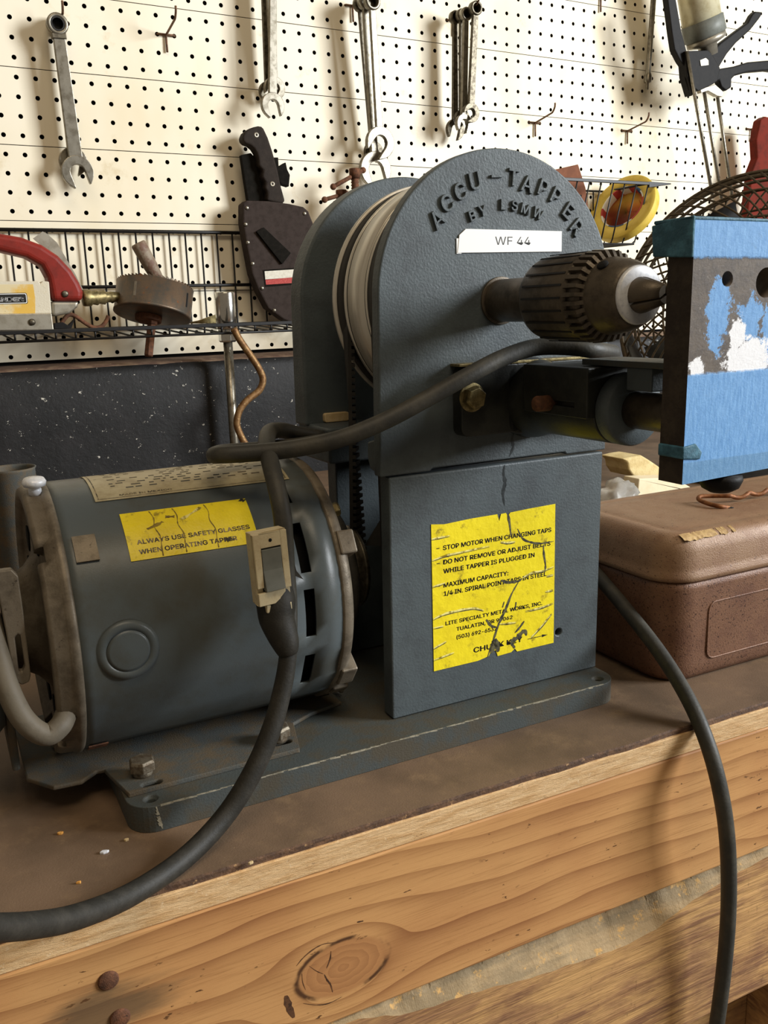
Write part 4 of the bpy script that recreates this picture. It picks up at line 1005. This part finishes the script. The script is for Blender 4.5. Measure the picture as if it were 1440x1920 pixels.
wrench('combination_wrench', 'longest wrench, open jaw right above the rusty clamp screw', (20.85, 28.8), xz(703, 318, -1.5), -1.7, -1.5, .5, .85, .4, .5, .3, ST, G, flip=-1)
wrench('combination_wrench', 'thin wrench behind the long pair over the rusty clamps', (20.8, 28.8), xz(700, 285, -.9), -1.1, -.9, .46, .5, .34, .4, .25, SD, G)
wrench('combination_wrench', 'front wrench of the bundle above the round plate, ring turned outward', xz(891, 16, -2.7), xz(882, 212, -2.5), -2.7, -2.5, .44, .46, .38, .42, .3, SD, G, ang=55)
wrench('combination_wrench', 'wrench with lowest jaw in the bundle above the round plate', xz(873, 27, -2.1), xz(869, 232, -2.0), -2.1, -2.0, .42, .46, .36, .42, .28, ST, G)
wrench('combination_wrench', 'slim wrench in the middle of the bundle above the round plate', xz(865, 29, -1.6), xz(866, 222, -1.5), -1.6, -1.5, .4, .42, .32, .38, .25, SD, G, flip=-1)
wrench('combination_wrench', 'wrench nearest the board in the bundle above the round plate', xz(853, 33, -1.1), xz(853, 243, -1.0), -1.1, -1.0, .42, .52, .34, .42, .25, SD, G, flip=1)
a, b = wy(1228, -40, -1.0), wy(1213, 168, -1.0); d = a-b; L_ = d.length
top(MB().lathe([(.12, 0), (.12, .45), (.28, .5), (.3, .62), (.3, 1.0), (.2, 1.2), (.2, L_-.5), (.3, L_-.4), (.3, L_)], b, d, 16), 'socket_extension', 'long thin socket extension bar hanging on the pegboard right of centre', 'extension bar', ST)

# ================================================================== WIRE SHELF AND WHAT IS IN IT
BW = M['black_wire']
sh_ = thing('wire_shelf', 'long black wire shelf on the pegboard holding the red sander', 'shelf')
SX0, SX1, SYF = -7, 22.5, -6.0
def rod(name, pts, r, par, mat=BW, n=8): return MB().tube(pts, r, n).build(name, mat, par)
rod('top_rail', [(SX0, -.32, 14.98), (SX1, -.32, 14.98)], .11, sh_)
rod('middle_rail', [(SX0, -.42, 11.82), (SX1, -.42, 11.82)], .10, sh_)
rod('back_rail', [(SX0, -.32, 9.42), (SX1, -.32, 9.42)], .09, sh_)
MB().box((SX0, SYF-.08, 9.34), (SX1, SYF+.02, 9.54)).build('front_rail', BW, sh_, bevel=.03)
rod('lip_rail', [(SX0, SYF+.1, 8.98), (SX1, SYF+.1, 8.98)], .07, sh_)
for i in range(29):
    x = -6.35+i
    rod('wire', [(x, -.3, 15), (x, -.3, 9.4), (x, -.35, 9.3), (x, SYF+.3, 9.02), (x, SYF+.1, 8.98), (x, SYF, 9.4)], .055, sh_, n=6)
# sander
sn = thing('sander', 'pneumatic sander with red arched handle and worn cream body on the wire shelf', 'sander')
SYs = -4.6
def wprism(pxs, v0, v1, vp=None, mb=None, mi=0):
    """outline traced on the plane v=vp, given real thickness v0..v1"""
    vp = v0 if vp is None else vp
    q = [wy(x, y, vp) for x, y in pxs]
    return (mb or MB()).prism([(p.x, p.z) for p in q], v0, v1, 'v', mi)
wprism([(-80, 437), (-40, 436), (0, 437), (40, 444), (80, 459), (110, 479), (135, 506), (150, 530), (157, 547), (156, 565), (98, 565), (95, 545), (90, 520), (78, 498), (50, 482), (0, 470), (-40, 466), (-80, 468)], SYs-.6, SYs+.9).build('handle', M['red'], sn, bevel=.28, seg=4)
bd = wprism([(-80, 528), (74, 527), (75, 532), (80, 527), (92, 528), (97, 588), (-80, 590)], SYs-.5, SYs+1.6).build('body', M['sander_body'], sn, bevel=.08)
wprism([(-80, 589), (97, 587), (101, 619), (-80, 621)], SYs-.75, SYs+1.7).build('base', M['alu'], sn, bevel=.05)
wprism([(-80, 534), (62, 533), (66, 560), (66, 588), (-80, 589)], SYs-.5, SYs-.508).build('yellow_panel', M['sander_yellow'], sn)
p0, p1 = wy(-18, 571, SYs-.5), wy(50, 549, SYs-.5)
pn = MB().prism(rrect(p0.x, p0.z, p1.x, p1.z, .08), SYs-.5, SYs-.515, 'v', 0).prism(rrect(p0.x+.03, p0.z+.03, p1.x-.03, p1.z-.03, .07), SYs-.51, SYs-.52, 'v', 1).prism(rrect(p0.x+.06, p0.z+.06, p1.x-.06, p1.z-.06, .06), SYs-.515, SYs-.525, 'v', 0)
vs, fs = text_fit('SANDER', 1.62, .27, bold=.012); tx1 = wy(44, 560, SYs-.5).x
pn.add([(tx1-1.62+v[0], SYs-.5265, (p0.z+p1.z)/2-.135+v[1]) for v in vs], fs, 1)
o = pn.build('name_badge', [M['ink'], M['white']], sn, weld=False); o['label'] = 'black badge lettered SANDER'
p = wy(122, 551, SYs-.6); MB().lathe([(.17, 0), (.17, .06), (.1, .09), (0, .09)], (p.x, SYs-.6, p.z), (0, -1, 0), 16).build('screw', M['steel_dark'], sn)
p = wy(60, 604, SYs-.75); MB().lathe([(.17, 0), (.17, .06), (.1, .11), (0, .11)], (p.x, SYs-.75, p.z), (0, -1, 0), 16).build('screw', M['steel_dark'], sn)
wprism([(97, 565), (149, 565), (146, 576), (130, 588), (105, 593), (98, 592)], SYs-.4, SYs+.8).build('exhaust_bowl', M['alu'], sn, bevel=.15, seg=3)
a, b = wy(155, 559, SYs+.2), wy(226, 556, SYs+.2); d = b-a; l_ = d.length
MB().lathe([(.42, 0), (.45, .1), (.45, .4), (.36, .5), (.42, .75), (.34, .85), (.4, 1.15), (.28, 1.25), (.3, 1.5), (.24, l_)], a, d, 18).build('hose_fitting', M['brass'], sn)
wprism([(62, 447), (80, 434), (88, 438), (107, 455), (140, 512), (157, 545), (150, 540), (128, 505), (100, 480)], SYs+1.2, SYs+1.3, SYs+1.2).build('guard_plate', M['alu'], sn)
top(MB().tube([wy(x, y, -4.4) for x, y in ((112, 612), (126, 592), (140, 592), (160, 606), (176, 614), (190, 612), (199, 602), (203, 592))], .11, 8, smooth=4), 'wire_hook', 'rusty bent wire lying under the sander hose end', 'hook', M['rust'])
top(wprism([(102, 606), (118, 604), (128, 610), (140, 598), (134, 617), (102, 617)], -4.9, -4.5), 'spring_clip', 'small black metal clip on the shelf beside the sander base', 'clip', M['black_plastic'], bevel=.03)
# hole saw
hs = thing('hole_saw', 'large rusty brown hole saw lying tilted on the wire shelf', 'hole saw')
cb_, ct_ = wy(286, 592, -4.2), wy(294, 541, -4.2)
ax = (ct_-cb_); ax = (ax.normalized()+Vector((0, .22, 0))).normalized()
HX = ax.to_track_quat('Z', 'Y').to_matrix().to_4x4(); HX.translation = cb_
HRd, HH = 2.12, 1.62
cupm = MB().lathe([(0, .0), (HRd-.1, -.02), (HRd+.03, .0), (HRd+.03, .1), (HRd, .14), (HRd, HH), (HRd-.09, HH), (HRd-.09, .15), (0, .15)], (0, 0, 0), (0, 0, 1), 64, X=HX)
th = cupm
for i in range(54):
    a0, a1 = 2*pi*i/54, 2*pi*(i+.9)/54
    for r in (0,):
        th.add([(HRd*cos(a0), HRd*sin(a0), HH-.02), ((HRd-.09)*cos(a0), (HRd-.09)*sin(a0), HH-.02), (HRd*cos(a1), HRd*sin(a1), HH-.02), ((HRd-.09)*cos(a1), (HRd-.09)*sin(a1), HH-.02),
                (HRd*1.01*cos(a0), HRd*1.01*sin(a0), HH+.1), ((HRd-.1)*cos(a0), (HRd-.1)*sin(a0), HH+.1)], [(0,2,4), (1,5,3), (0,4,5,1), (2,3,5,4), (0,1,3,2)], 0, False, HX)
th.build('cup', M['holesaw'], hs, weld=False)
for (x, y) in ((252, 552), (349, 579)):
    inv_ = HX.inverted(); o_ = inv_ @ CAM; dd = inv_.to_3x3() @ (wy(x, y, -4.2)-CAM)
    A_, B_, C_ = dd.x**2+dd.y**2, 2*(o_.x*dd.x+o_.y*dd.y), o_.x**2+o_.y**2-HRd**2
    t_ = (-B_-math.sqrt(max(0, B_*B_-4*A_*C_)))/2/A_; q = o_+dd*t_; an = math.atan2(q.y, q.x)
    MB().box((HRd-.03, -.07, .45), (HRd+.008, .07, 1.25), 0, HX @ Matrix.Rotation(an, 4, 'Z')).build('slot', M['alu'] if x < 300 else M['dark_void'], hs)
MB().lathe([(.55, -.02), (.55, -.3), (.34, -.34), (.34, -.5), (.26, -.55), (.26, -2.3), (.2, -2.35), (0, -2.35)], (0, 0, 0), (0, 0, 1), 6, 0, False, HX).lathe([(.75, -.02), (.72, -.32), (.3, -.34)], (.25, 0, 0), (0, 0, 1), 20, X=HX).build('arbor', M['rust'], hs, bevel=.02)
a, b = wy(258, 455, -4.0), wy(304, 538, -4.0); d = b-a; l_ = d.length
sd = thing('screwdriver', 'screwdriver with grimy round handle standing in the hole saw', 'screwdriver')
MB().lathe([(0, 0), (.36, .02), (.42, .1), (.42, .3), (.40, 1.4), (.34, l_-.55), (.28, l_-.5)], a, d, 20).build('handle', M['grip_wood'], sd)
MB().lathe([(.27, l_-.52), (.27, l_-.1), (.2, l_), (.12, l_+.05), (.12, l_+.9), (0, l_+.9)], a, d, 16).build('ferrule', M['chrome'], sd)
top(wprism([(340, 607), (372, 601), (392, 594), (410, 588), (420, 606)], -3.6, -3.45), 'scraper_blade', 'flat tarnished blade on the shelf between hole saw and chrome socket', 'blade', M['brass'], bevel=.02)
# T-wrench with chrome socket head and bent copper-coloured rod, standing behind the motor
a = wy(421, 547, -5.1); b = Vector((a.x-.03, -5.1, 0.0)); d = b-a; l_ = d.length
tw = thing('socket_driver', 'long chrome bar with fat socket head standing upright through the wire shelf', 'socket driver', (0, 0, 0))
MB().lathe([(0, .06), (.38, .06), (.4, 0), (.57, .02), (.60, .08), (.60, 2.0), (.56, 2.1)], a, d, 36).build('socket_head', M['chrome'], tw)
MB().lathe([(.5, 2.08), (.53, 2.15), (.53, 2.75), (.45, 2.85)], a, d, 6, 0, False).build('hex_collar', M['chrome'], tw, bevel=.03)
MB().lathe([(.27, 2.8), (.27, l_-.1), (.2, l_)], a, d, 18).build('shaft', M['steel'], tw)
pp = [wy(x, y, -6.35) for x, y in ((438, 616), (450, 638), (468, 664), (486, 692), (493, 712), (486, 732), (464, 750), (449, 770), (444, 795), (452, 818), (463, 838), (478, 868), (490, 905))]
top(MB().tube(pp, .2, 12, smooth=5), 'bent_rod', 'bent rusty brown rod beside the chrome socket bar', 'rod', pm('copper_brown_rod', '#8a6a44', '#6b4a2c', 4, .4, .65, .5, .5, .2, 30, '#b39a6a', 6, (.58, .66)))
# chopper in its sheath
kn = thing('machete', 'broad-bladed chopper with black grooved handle in a grey-brown sheath', 'machete')
KY = -1.3
hp = [(451, 259), (455, 250), (464, 243), (472, 240), (481, 238), (487, 239), (491, 243), (499, 260), (507, 284), (516, 316), (524, 353), (531, 378), (525, 384), (497, 377), (498, 362), (493, 354), (495, 344), (488, 333), (490, 321), (482, 312), (481, 299), (478, 288), (473, 280), (466, 274), (458, 271), (453, 267)]
wprism(hp, KY-.45, KY+.35, KY-.1).build('handle', M['handle_scale'], kn, bevel=.16, seg=3)
for (x, y) in ((481, 253), (511, 345)):
    p = wy(x, y, KY-.45); MB().lathe([(.05, -.02), (.06, .01), (.15, .012), (.16, -.02)], (p.x, KY-.45, p.z), (0, -1, 0), 18).build('rivet', M['alu'], kn)
wprism([(453, 290), (472, 286), (484, 300), (502, 340), (528, 378), (546, 400), (470, 400), (462, 350)], KY+.1, KY+.5, KY).build('sheath_throat', M['strap'], kn, bevel=.05)
wprism([(510, 295), (522, 295), (523, 312), (536, 304), (539, 318), (544, 328), (542, 350), (527, 345), (516, 325)], KY, KY+.5, KY).build('keeper_strap', M['strap'], kn, bevel=.04)
sp_ = [(453, 383), (460, 377), (500, 378), (539, 383), (566, 389), (575, 397), (584, 420), (592, 460), (598, 520), (590, 580), (560, 603), (545, 605), (529, 599), (500, 578), (483, 546), (470, 514), (460, 461), (453, 418)]
so_ = wprism(sp_, KY-.6, KY+.4, KY-.3).build('sheath', M['nylon'], kn, bevel=.09)
for x, y in ((235, 480), (228, 567), (240, 663), (265, 775), (315, 905), (380, 1022), (540, 510)):
    p = wy(380+x/2.824, 220+y/2.824, KY-.6); MB().lathe([(.13, 0), (.12, .04), (.06, .07), (0, .075)], (p.x, KY-.6, p.z), (0, -1, 0), 12).build('rivet', M['steel'], so_)
wprism([(380+x/2.824, 220+y/2.824) for x, y in ((285, 605), (325, 582), (468, 718), (422, 778))], KY-.78, KY-.6).build('belt_loop', M['strap'], so_, bevel=.03)
bg_ = wprism([(380+x/2.824, 220+y/2.824) for x, y in ((318, 808), (500, 796), (500, 884), (330, 898))], KY-.62, KY-.6, mi=0)
wprism([(380+x/2.824, 220+y/2.824) for x, y in ((328, 815), (500, 804), (500, 845), (332, 860))], KY-.63, KY-.62, mb=bg_, mi=1)
wprism([(380+x/2.824, 220+y/2.824) for x, y in ((332, 858), (500, 846), (500, 876), (336, 886))], KY-.63, KY-.62, mb=bg_, mi=2)
bg_.build('brand_patch', [M['strap'], M['badge'], M['badge_red']], so_)
# C-clamps behind the rear plate
def clamp(label, sx_, sy_, t0, t1, Y):
    c = thing('c_clamp', label, 'clamp', group='rusty clamps')
    p = wy(sx_, sy_, Y); z1 = p.z+.25
    n_ = 40; sc = MB()
    prof = [(.27, z1-.55-.09*i) if i % 2 else (.21, z1-.55-.09*i) for i in range(30)]
    sc.lathe([(0, 0)]+[(.34, 0), (.36, -.08), (.34, -.6)]+[(r, z-z1) for r, z in prof]+[(0, prof[-1][1]-z1)], (p.x, Y, z1), (0, 0, 1), 18)
    sc.build('screw', M['rust'], c)
    a, b = wy(*t0, Y), wy(*t1, Y); a.y -= .45; b.y += .25
    MB().tube([a, b], .13, 10).ball(a, .2).ball(b, .2).build('sliding_bar', M['rust'], c)
    z0 = 9.55
    pl = [(p.x-.45, z1-1.6), (p.x+2.4, z1-1.7), (p.x+2.7, z1-2.0), (p.x+2.7, z0+.2), (p.x+2.4, z0), (p.x-.4, z0), (p.x-.4, z0+.5), (p.x+2.0, z0+.6), (p.x+2.1, z1-2.3), (p.x-.45, z1-2.2)]
    MB().prism(pl, Y-.3, Y+.3, 'v').build('frame', M['rust'], c, bevel=.06)
clamp('rusty clamp screw with sliding bar rising behind the rear plate, the taller one', 665, 324, (619, 352), (684, 318), -2.6)
clamp('rusty clamp with only its bar end showing at the rear plate edge, the lower one', 640, 364, (603, 376), (652, 362), -1.7)
# right-hand basket with tape
kb = thing('wire_basket', 'small black wire basket with a tape roll, above the chuck', 'basket')
YF, ZT, ZB = -5.0, 18.4, 14.25
p0, p1 = wy(1010, 343, YF), wy(1216, 343, YF); ptip = wy(1257, 343, YF)
kx0, kx1 = p0.x, p1.x
MB().box((kx0, YF-.09, ZT-.12), (kx1, YF+.05, ZT+.10)).prism([(kx1, ZT-.3), (kx1, ZT+.10), (ptip.x, ZT+.09), (ptip.x, ZT+.0)], YF-.09, YF+.05, 'v').build('top_rail', BW, kb, bevel=.03)
rod('back_rail', [(kx0, -.4, ZT), (kx1, -.4, ZT)], .08, kb); rod('side_rail', [(kx1, -.4, ZT), (kx1, YF, ZT)], .08, kb)
rod('side_rail', [(kx1, -.4, ZB), (kx1, -.45, ZB), (kx1, YF+1.3, ZB)], .06, kb); rod('middle_rail', [(kx0, YF+.3, ZT-1.3), (kx0+4.0, YF+.3, ZT-1.0)], .07, kb)
rod('bottom_rail', [(kx0, YF+1.3, ZB), (kx1-.2, YF+1.3, ZB), (kx1, YF+1.2, ZB+.2)], .08, kb)
xs = [wy(x, 343, YF).x for x in (1216, 1194, 1172, 1151, 1128, 1106, 1083, 1060, 1036)]
for x in xs:
    rod('wire', [(x, YF, ZT), (x, YF+1.15, ZB+.35), (x, YF+1.35, ZB), (x, -.5, ZB), (x, -.4, ZT)], .06, kb, n=6)
tr = thing('tape_roll', 'roll of yellow tape with printed core leaning in the wire basket', 'tape')
n_ = (-FWD*.68+(-RGT*.86+UPV*.42)*.73).normalized()
tc_ = wy(1170, 392, -2.75)
TX = n_.to_track_quat('Z', 'Y').to_matrix().to_4x4(); TX.translation = tc_
MB().lathe([(1.72, -.36), (2.62, -.36), (2.66, -.32), (2.66, .32), (2.62, .36), (1.72, .36), (1.72, -.36)], (0, 0, 0), (0, 0, 1), 64, X=TX).build('tape_wound', M['tape_yellow'], tr)
co = MB().lathe([(1.62, -.36), (1.73, -.37), (1.73, .37), (1.62, .36), (1.62, -.36)], (0, 0, 0), (0, 0, 1), 64, X=TX)
for q in range(len(co.f)):
    k = q % 64; co.m[q] = [1, 0, 0, 2, 2, 0, 1, 1, 1, 0, 2, 1, 0, 1, 0, 0][(k//4) % 16]
co.build('core', [M['tape_core'], M['core_red'], M['core_blue']], tr)
top(wprism([(1040, 318), (1084, 308), (1098, 352), (1110, 440), (1060, 440)], -3.6, -3.3), 'card_box', 'reddish brown card edge showing behind the round plate', 'card', M['cardboard'], bevel=.03)

# ================================================================== CAULKING GUN
cg = thing('caulking_gun', 'caulking gun with metal barrel, black handles and thin rods on the pegboard', 'caulking gun')
GY = -4.0
def c8(pts): return [(1200+x/5.647, y/5.647) for x, y in pts]
a, b = wy(1290, -130, GY), wy(1317, 50, GY)
MB().lathe([(1.42, 0), (1.42, (b-a).length)], a, b-a, 40).build('barrel', M['barrel'], cg)
a2 = wy(1316, 38, GY); b2 = wy(1323, 70, GY); d = b2-a2; l_ = d.length
MB().lathe([(1.40, 0), (1.52, .04), (1.52, l_-.05), (1.4, l_)], a2, d, 40).build('collar', M['rocker'], cg)
MB().lathe([(1.42, l_), (1.42, l_+.35), (1.2, l_+.45), (.7, l_+.6), (.6, l_+1.3)], a2, d, 32).build('end_cap', M['alu'], cg)
wprism(c8([(285, -100), (365, -100), (440, 330), (520, 640), (560, 1015), (520, 960), (480, 840), (470, 700), (430, 640), (370, 520), (345, 360)]), GY-.3, GY+.25, GY-.3).build('frame_rail', M['black_plastic'], cg, bevel=.06)
wprism(c8([(480, 540), (720, 530), (760, 560), (850, 720), (820, 860), (760, 900), (620, 965), (590, 940), (560, 1010), (500, 800)]), GY-.5, GY+.3, GY-.5).build('mechanism', M['black_plastic'], cg, bevel=.06)
wprism(c8([(630, 640), (690, 615), (718, 640), (720, 690), (640, 700)]), GY-.56, GY-.5, GY-.5).build('bright_gap_patch', M['alu'], cg)  # pale patch painted where light shows through an opening in the mechanism
wprism(c8([(715, 660), (760, 560), (860, 450), (1040, 315), (1150, 235), (1195, 150), (1225, 118), (1285, 122), (1293, 158), (1265, 200), (1175, 315), (1020, 455), (925, 570), (830, 730), (740, 760)]), GY-.45, GY+.1, GY-.45).build('lever', M['black_plastic'], cg, bevel=.12, seg=3)
wprism(c8([(760, 740), (850, 725), (1000, 700), (1150, 655), (1355, 637), (1560, 640), (1560, 770), (1355, 745), (1150, 762), (1010, 800), (975, 835), (972, 925), (915, 962), (868, 920), (845, 850), (770, 880)]), GY-.4, GY+.2, GY-.4).build('grip', M['black_plastic'], cg, bevel=.12, seg=3)
wprism(c8([(640, 945), (690, 925), (800, 895), (893, 980), (872, 1024), (818, 1015), (720, 960), (650, 985)]), GY-.3, GY+.1, GY-.3).build('release_plate', M['alu'], cg, bevel=.03)
for q0, q1, dy in (((496, 540), (770, 2100), -.62), ((672, 930), (860, 2100), 0), ((815, 990), (975, 2100), .2)):
    (x0, y0), (x1, y1) = c8([q0, q1]); MB().tube([wy(x0, y0, GY+dy), wy(x1, y1, GY+dy)], .13, 10).build('rod', M['steel'], cg)
top(wprism([(1427, 224), (1436, 218), (1452, 222), (1460, 300), (1456, 420), (1400, 420), (1411, 322), (1421, 296), (1419, 262)], -3.0, -2.2), 'pipe_wrench', 'red tool handle hanging on a hook at the right edge', 'wrench', M['rust_red'], bevel=.12, seg=3)

# ================================================================== FAN
fan = thing('fan', 'dusty caged fan standing behind the chuck and blue taped board', 'fan')
fc = CAM+(FWD+RGT*((1425-720)/F_PX)-UPV*((588-960)/F_PX))*50.0
fn = (CAM-fc).normalized(); fn = (fn+Vector((0, 0, .12))+RGT*-.10).normalized()
FX = fn.to_track_quat('Z', 'Y').to_matrix().to_4x4(); FX.translation = fc
FR = 7.75
for h, r in ((-2.6, FR-.3), (-1.6, FR-.05), (-.6, FR), (.4, FR-.05), (1.3, FR-.3)):
    MB().tube([(r*cos(2*pi*i/96), r*sin(2*pi*i/96), h) for i in range(96)], .1 if abs(h+.6) > .1 else .16, 6, 0, True, X=FX).build('rim_ring', M['cage'], fan)
def grille(sgn, h0, hc, n):
    mb = MB()
    for i in range(n):
        pts = []
        for k in range(15):
            t = k/14; r = 1.6+(FR-.25-1.6)*t; a = 2*pi*i/n+sgn*.75*t**1.1
            pts.append((r*cos(a), r*sin(a), hc+(h0-hc)*t**2.2))
        mb.tube(pts, .06, 5)
    for r in (1.6, 3.2, 4.9, 6.4):
        t = (r-1.6)/(FR-.25-1.6); mb.tube([(r*cos(2*pi*j/72), r*sin(2*pi*j/72), hc+(h0-hc)*t**2.2) for j in range(72)], .07, 5, 0, True)
    return mb
def gbuild(mb, name):
    o = mb.build(name, M['cage'], fan, X=FX); return o
gbuild(grille(1, 1.3, 2.6, 64), 'front_grille'); gbuild(grille(-1, -2.6, -3.4, 64), 'rear_grille')
MB().lathe([(0, -3.8), (1.8, -3.7), (2.0, -3.2), (2.0, -1.2), (1.4, -.8), (0, -.7)], (0, 0, 0), (0, 0, 1), 32, X=FX).build('motor', M['fan_dark'], fan)
MB().lathe([(1.5, 2.55), (1.6, 2.65), (1.2, 2.8), (0, 2.85)], (0, 0, 0), (0, 0, 1), 32, X=FX).build('badge_disc', M['fan_dark'], fan)
for k in range(4):
    vs = []; fs = []
    for i in range(9):
        r = 1.2+5.4*i/8; wd = .25+.33*sin(pi*min(1, .3+i/10)); tw = .6-.3*i/8
        for s_ in (-1, 1):
            a = 2*pi*k/4+.5+s_*wd*.9; z = s_*tw
            vs += [(r*cos(a), r*sin(a), z-.03), (r*cos(a), r*sin(a), z+.03)]
    for i in range(8):
        b = 4*i; fs += [(b, b+2, b+6, b+4), (b+1, b+5, b+7, b+3), (b, b+4, b+5, b+1), (b+2, b+3, b+7, b+6)]
    fs += [(0, 1, 3, 2), (32, 34, 35, 33)]
    MB().add(vs, fs, 0, True, FX).build('blade', M['fan_dark'], fan)
yk = MB(); yk.tube([FX @ Vector((-FR-.2, 0, -.6)), Vector((fc.x-6.4, fc.y+1.0, fc.z-5)), Vector((fc.x-4, fc.y+.8, .5)), Vector((fc.x-3, fc.y+.5, .25)), Vector((fc.x+3, fc.y-.5, .25)), Vector((fc.x+4, fc.y-.8, .5)), Vector((fc.x+6.4, fc.y-1.0, fc.z-5)), FX @ Vector((FR+.2, 0, -.6))], .3, 10, smooth=5)
yk.build('yoke', M['fan_dark'], fan)
MB().lathe([(4.5, 0), (4.6, .1), (4.4, .5), (1.5, .9), (0, .9)], (fc.x, fc.y, 0), (0, 0, 1), 40).build('foot', M['fan_dark'], fan)

# ================================================================== THINGS LYING ON THE BENCH
def lump(name, label, cat, c, sc, mat, seed, amp=.25, n=24, rot=0):
    mb = MB(); mb.ball((0, 0, 0), 1.0, 0, n)
    X = Matrix.Translation(c) @ Matrix.Rotation(rot, 4, 'Z')
    vs = []
    for v in mb.v:
        q = Vector(v); f = 1+amp*(noise.noise(q*1.4+Vector((seed, 0, 0)))+.5*noise.noise(q*3.3+Vector((0, seed, 0))))
        q *= f; q = Vector((q.x*sc[0], q.y*sc[1], max(-.92, q.z)*sc[2])); vs.append(tuple(X @ q))
    mb.v = vs
    return top(mb, name, label, cat, mat)
g = wy(1192, 876, -21.0); g.z = max(g.z, .9)
gl = MB()
gp = [wy(x, y, -21.0) for x, y in ((1154, 858), (1170, 854), (1188, 851), (1200, 858), (1215, 868), (1232, 880), (1233, 888), (1215, 892), (1190, 894), (1172, 890), (1164, 878), (1162, 866))]
gl.prism([(p.x, p.z) for p in gp], -21.6, -19.8, 'v')
top(gl, 'work_glove', 'folded cream cloth work glove behind the toolbox', 'glove', M['glove'], bevel=.25, seg=4)
pa = MB()
pp_ = [wy(x, y, -22.5) for x, y in ((1185, 895), (1245, 893), (1262, 900), (1300, 922), (1300, 950), (1180, 950))]
pa.prism([(p.x, max(.02, p.z)) for p in pp_], -23.0, -21.9, 'v')
top(pa, 'paper_stack', 'crumpled off-white paper between glove and toolbox', 'paper', M['paper'], bevel=.15, seg=3)
b_ = wy(1158, 925, -24.0); lump('plastic_bag', 'clear crumpled plastic bag left of the paper, behind the toolbox', 'plastic bag', (b_.x, -24, .75), (1.3, .9, .82), M['bag'], 3.3, .5, 30)
c_ = at(20, 877, FW, v=-18.0)
cu = MB().lathe([(.86, 0), (.9, .05), (.9, c_.z-.1), (.95, c_.z), (.88, c_.z), (.86, c_.z-.1), (.84, .1), (0, .1)], (c_.x, -18, 0), (0, 0, 1), 36)
top(cu, 'tin_cup', 'open metal tin behind the left end of the motor', 'tin', M['saddle'])
g_ = at(-4, 884, FW, v=-16.0)
top(MB().lathe([(.42, 0), (.45, .1), (.45, g_.z-1), (.25, g_.z-.3), (.25, g_.z+.2), (0, g_.z+.2)], (g_.x, -16, 0), (0, 0, 1), 24), 'glass_bottle', 'small green bottle at the left edge behind the motor', 'bottle', M['green'])
for (x, y, s_, mt, lab) in ((112, 1562, .07, 'chip', 'bright orange chip on the bench left of the base plate'), (196, 1597, .085, 'bright', 'shiny clear fragment on the bench near the front-left base corner'),
                            (237, 1574, .06, 'pale_chip', 'pale shaving on the bench close to the base corner'), (471, 1617, .06, 'pale_chip', 'pale shaving at the bench edge right of the front cord'), (148, 1654, .045, 'chip', 'small orange chip just above the cord at lower left')):
    p = at(x, y, FB, z=.03); mb = MB(); pl = [(p.x+s_*cos(a)*random.uniform(.6, 1.3), p.y+.6*s_*sin(a)*random.uniform(.6, 1.2)) for a in [i*1.05 for i in range(6)]]
    mb.prism(pl, .0, .05, 'z'); top(mb, 'wood_chip' if mt != 'bright' else 'plastic_fragment', lab, 'chip' if mt != 'bright' else 'fragment', M[mt], Fm=FB, bevel=.01)
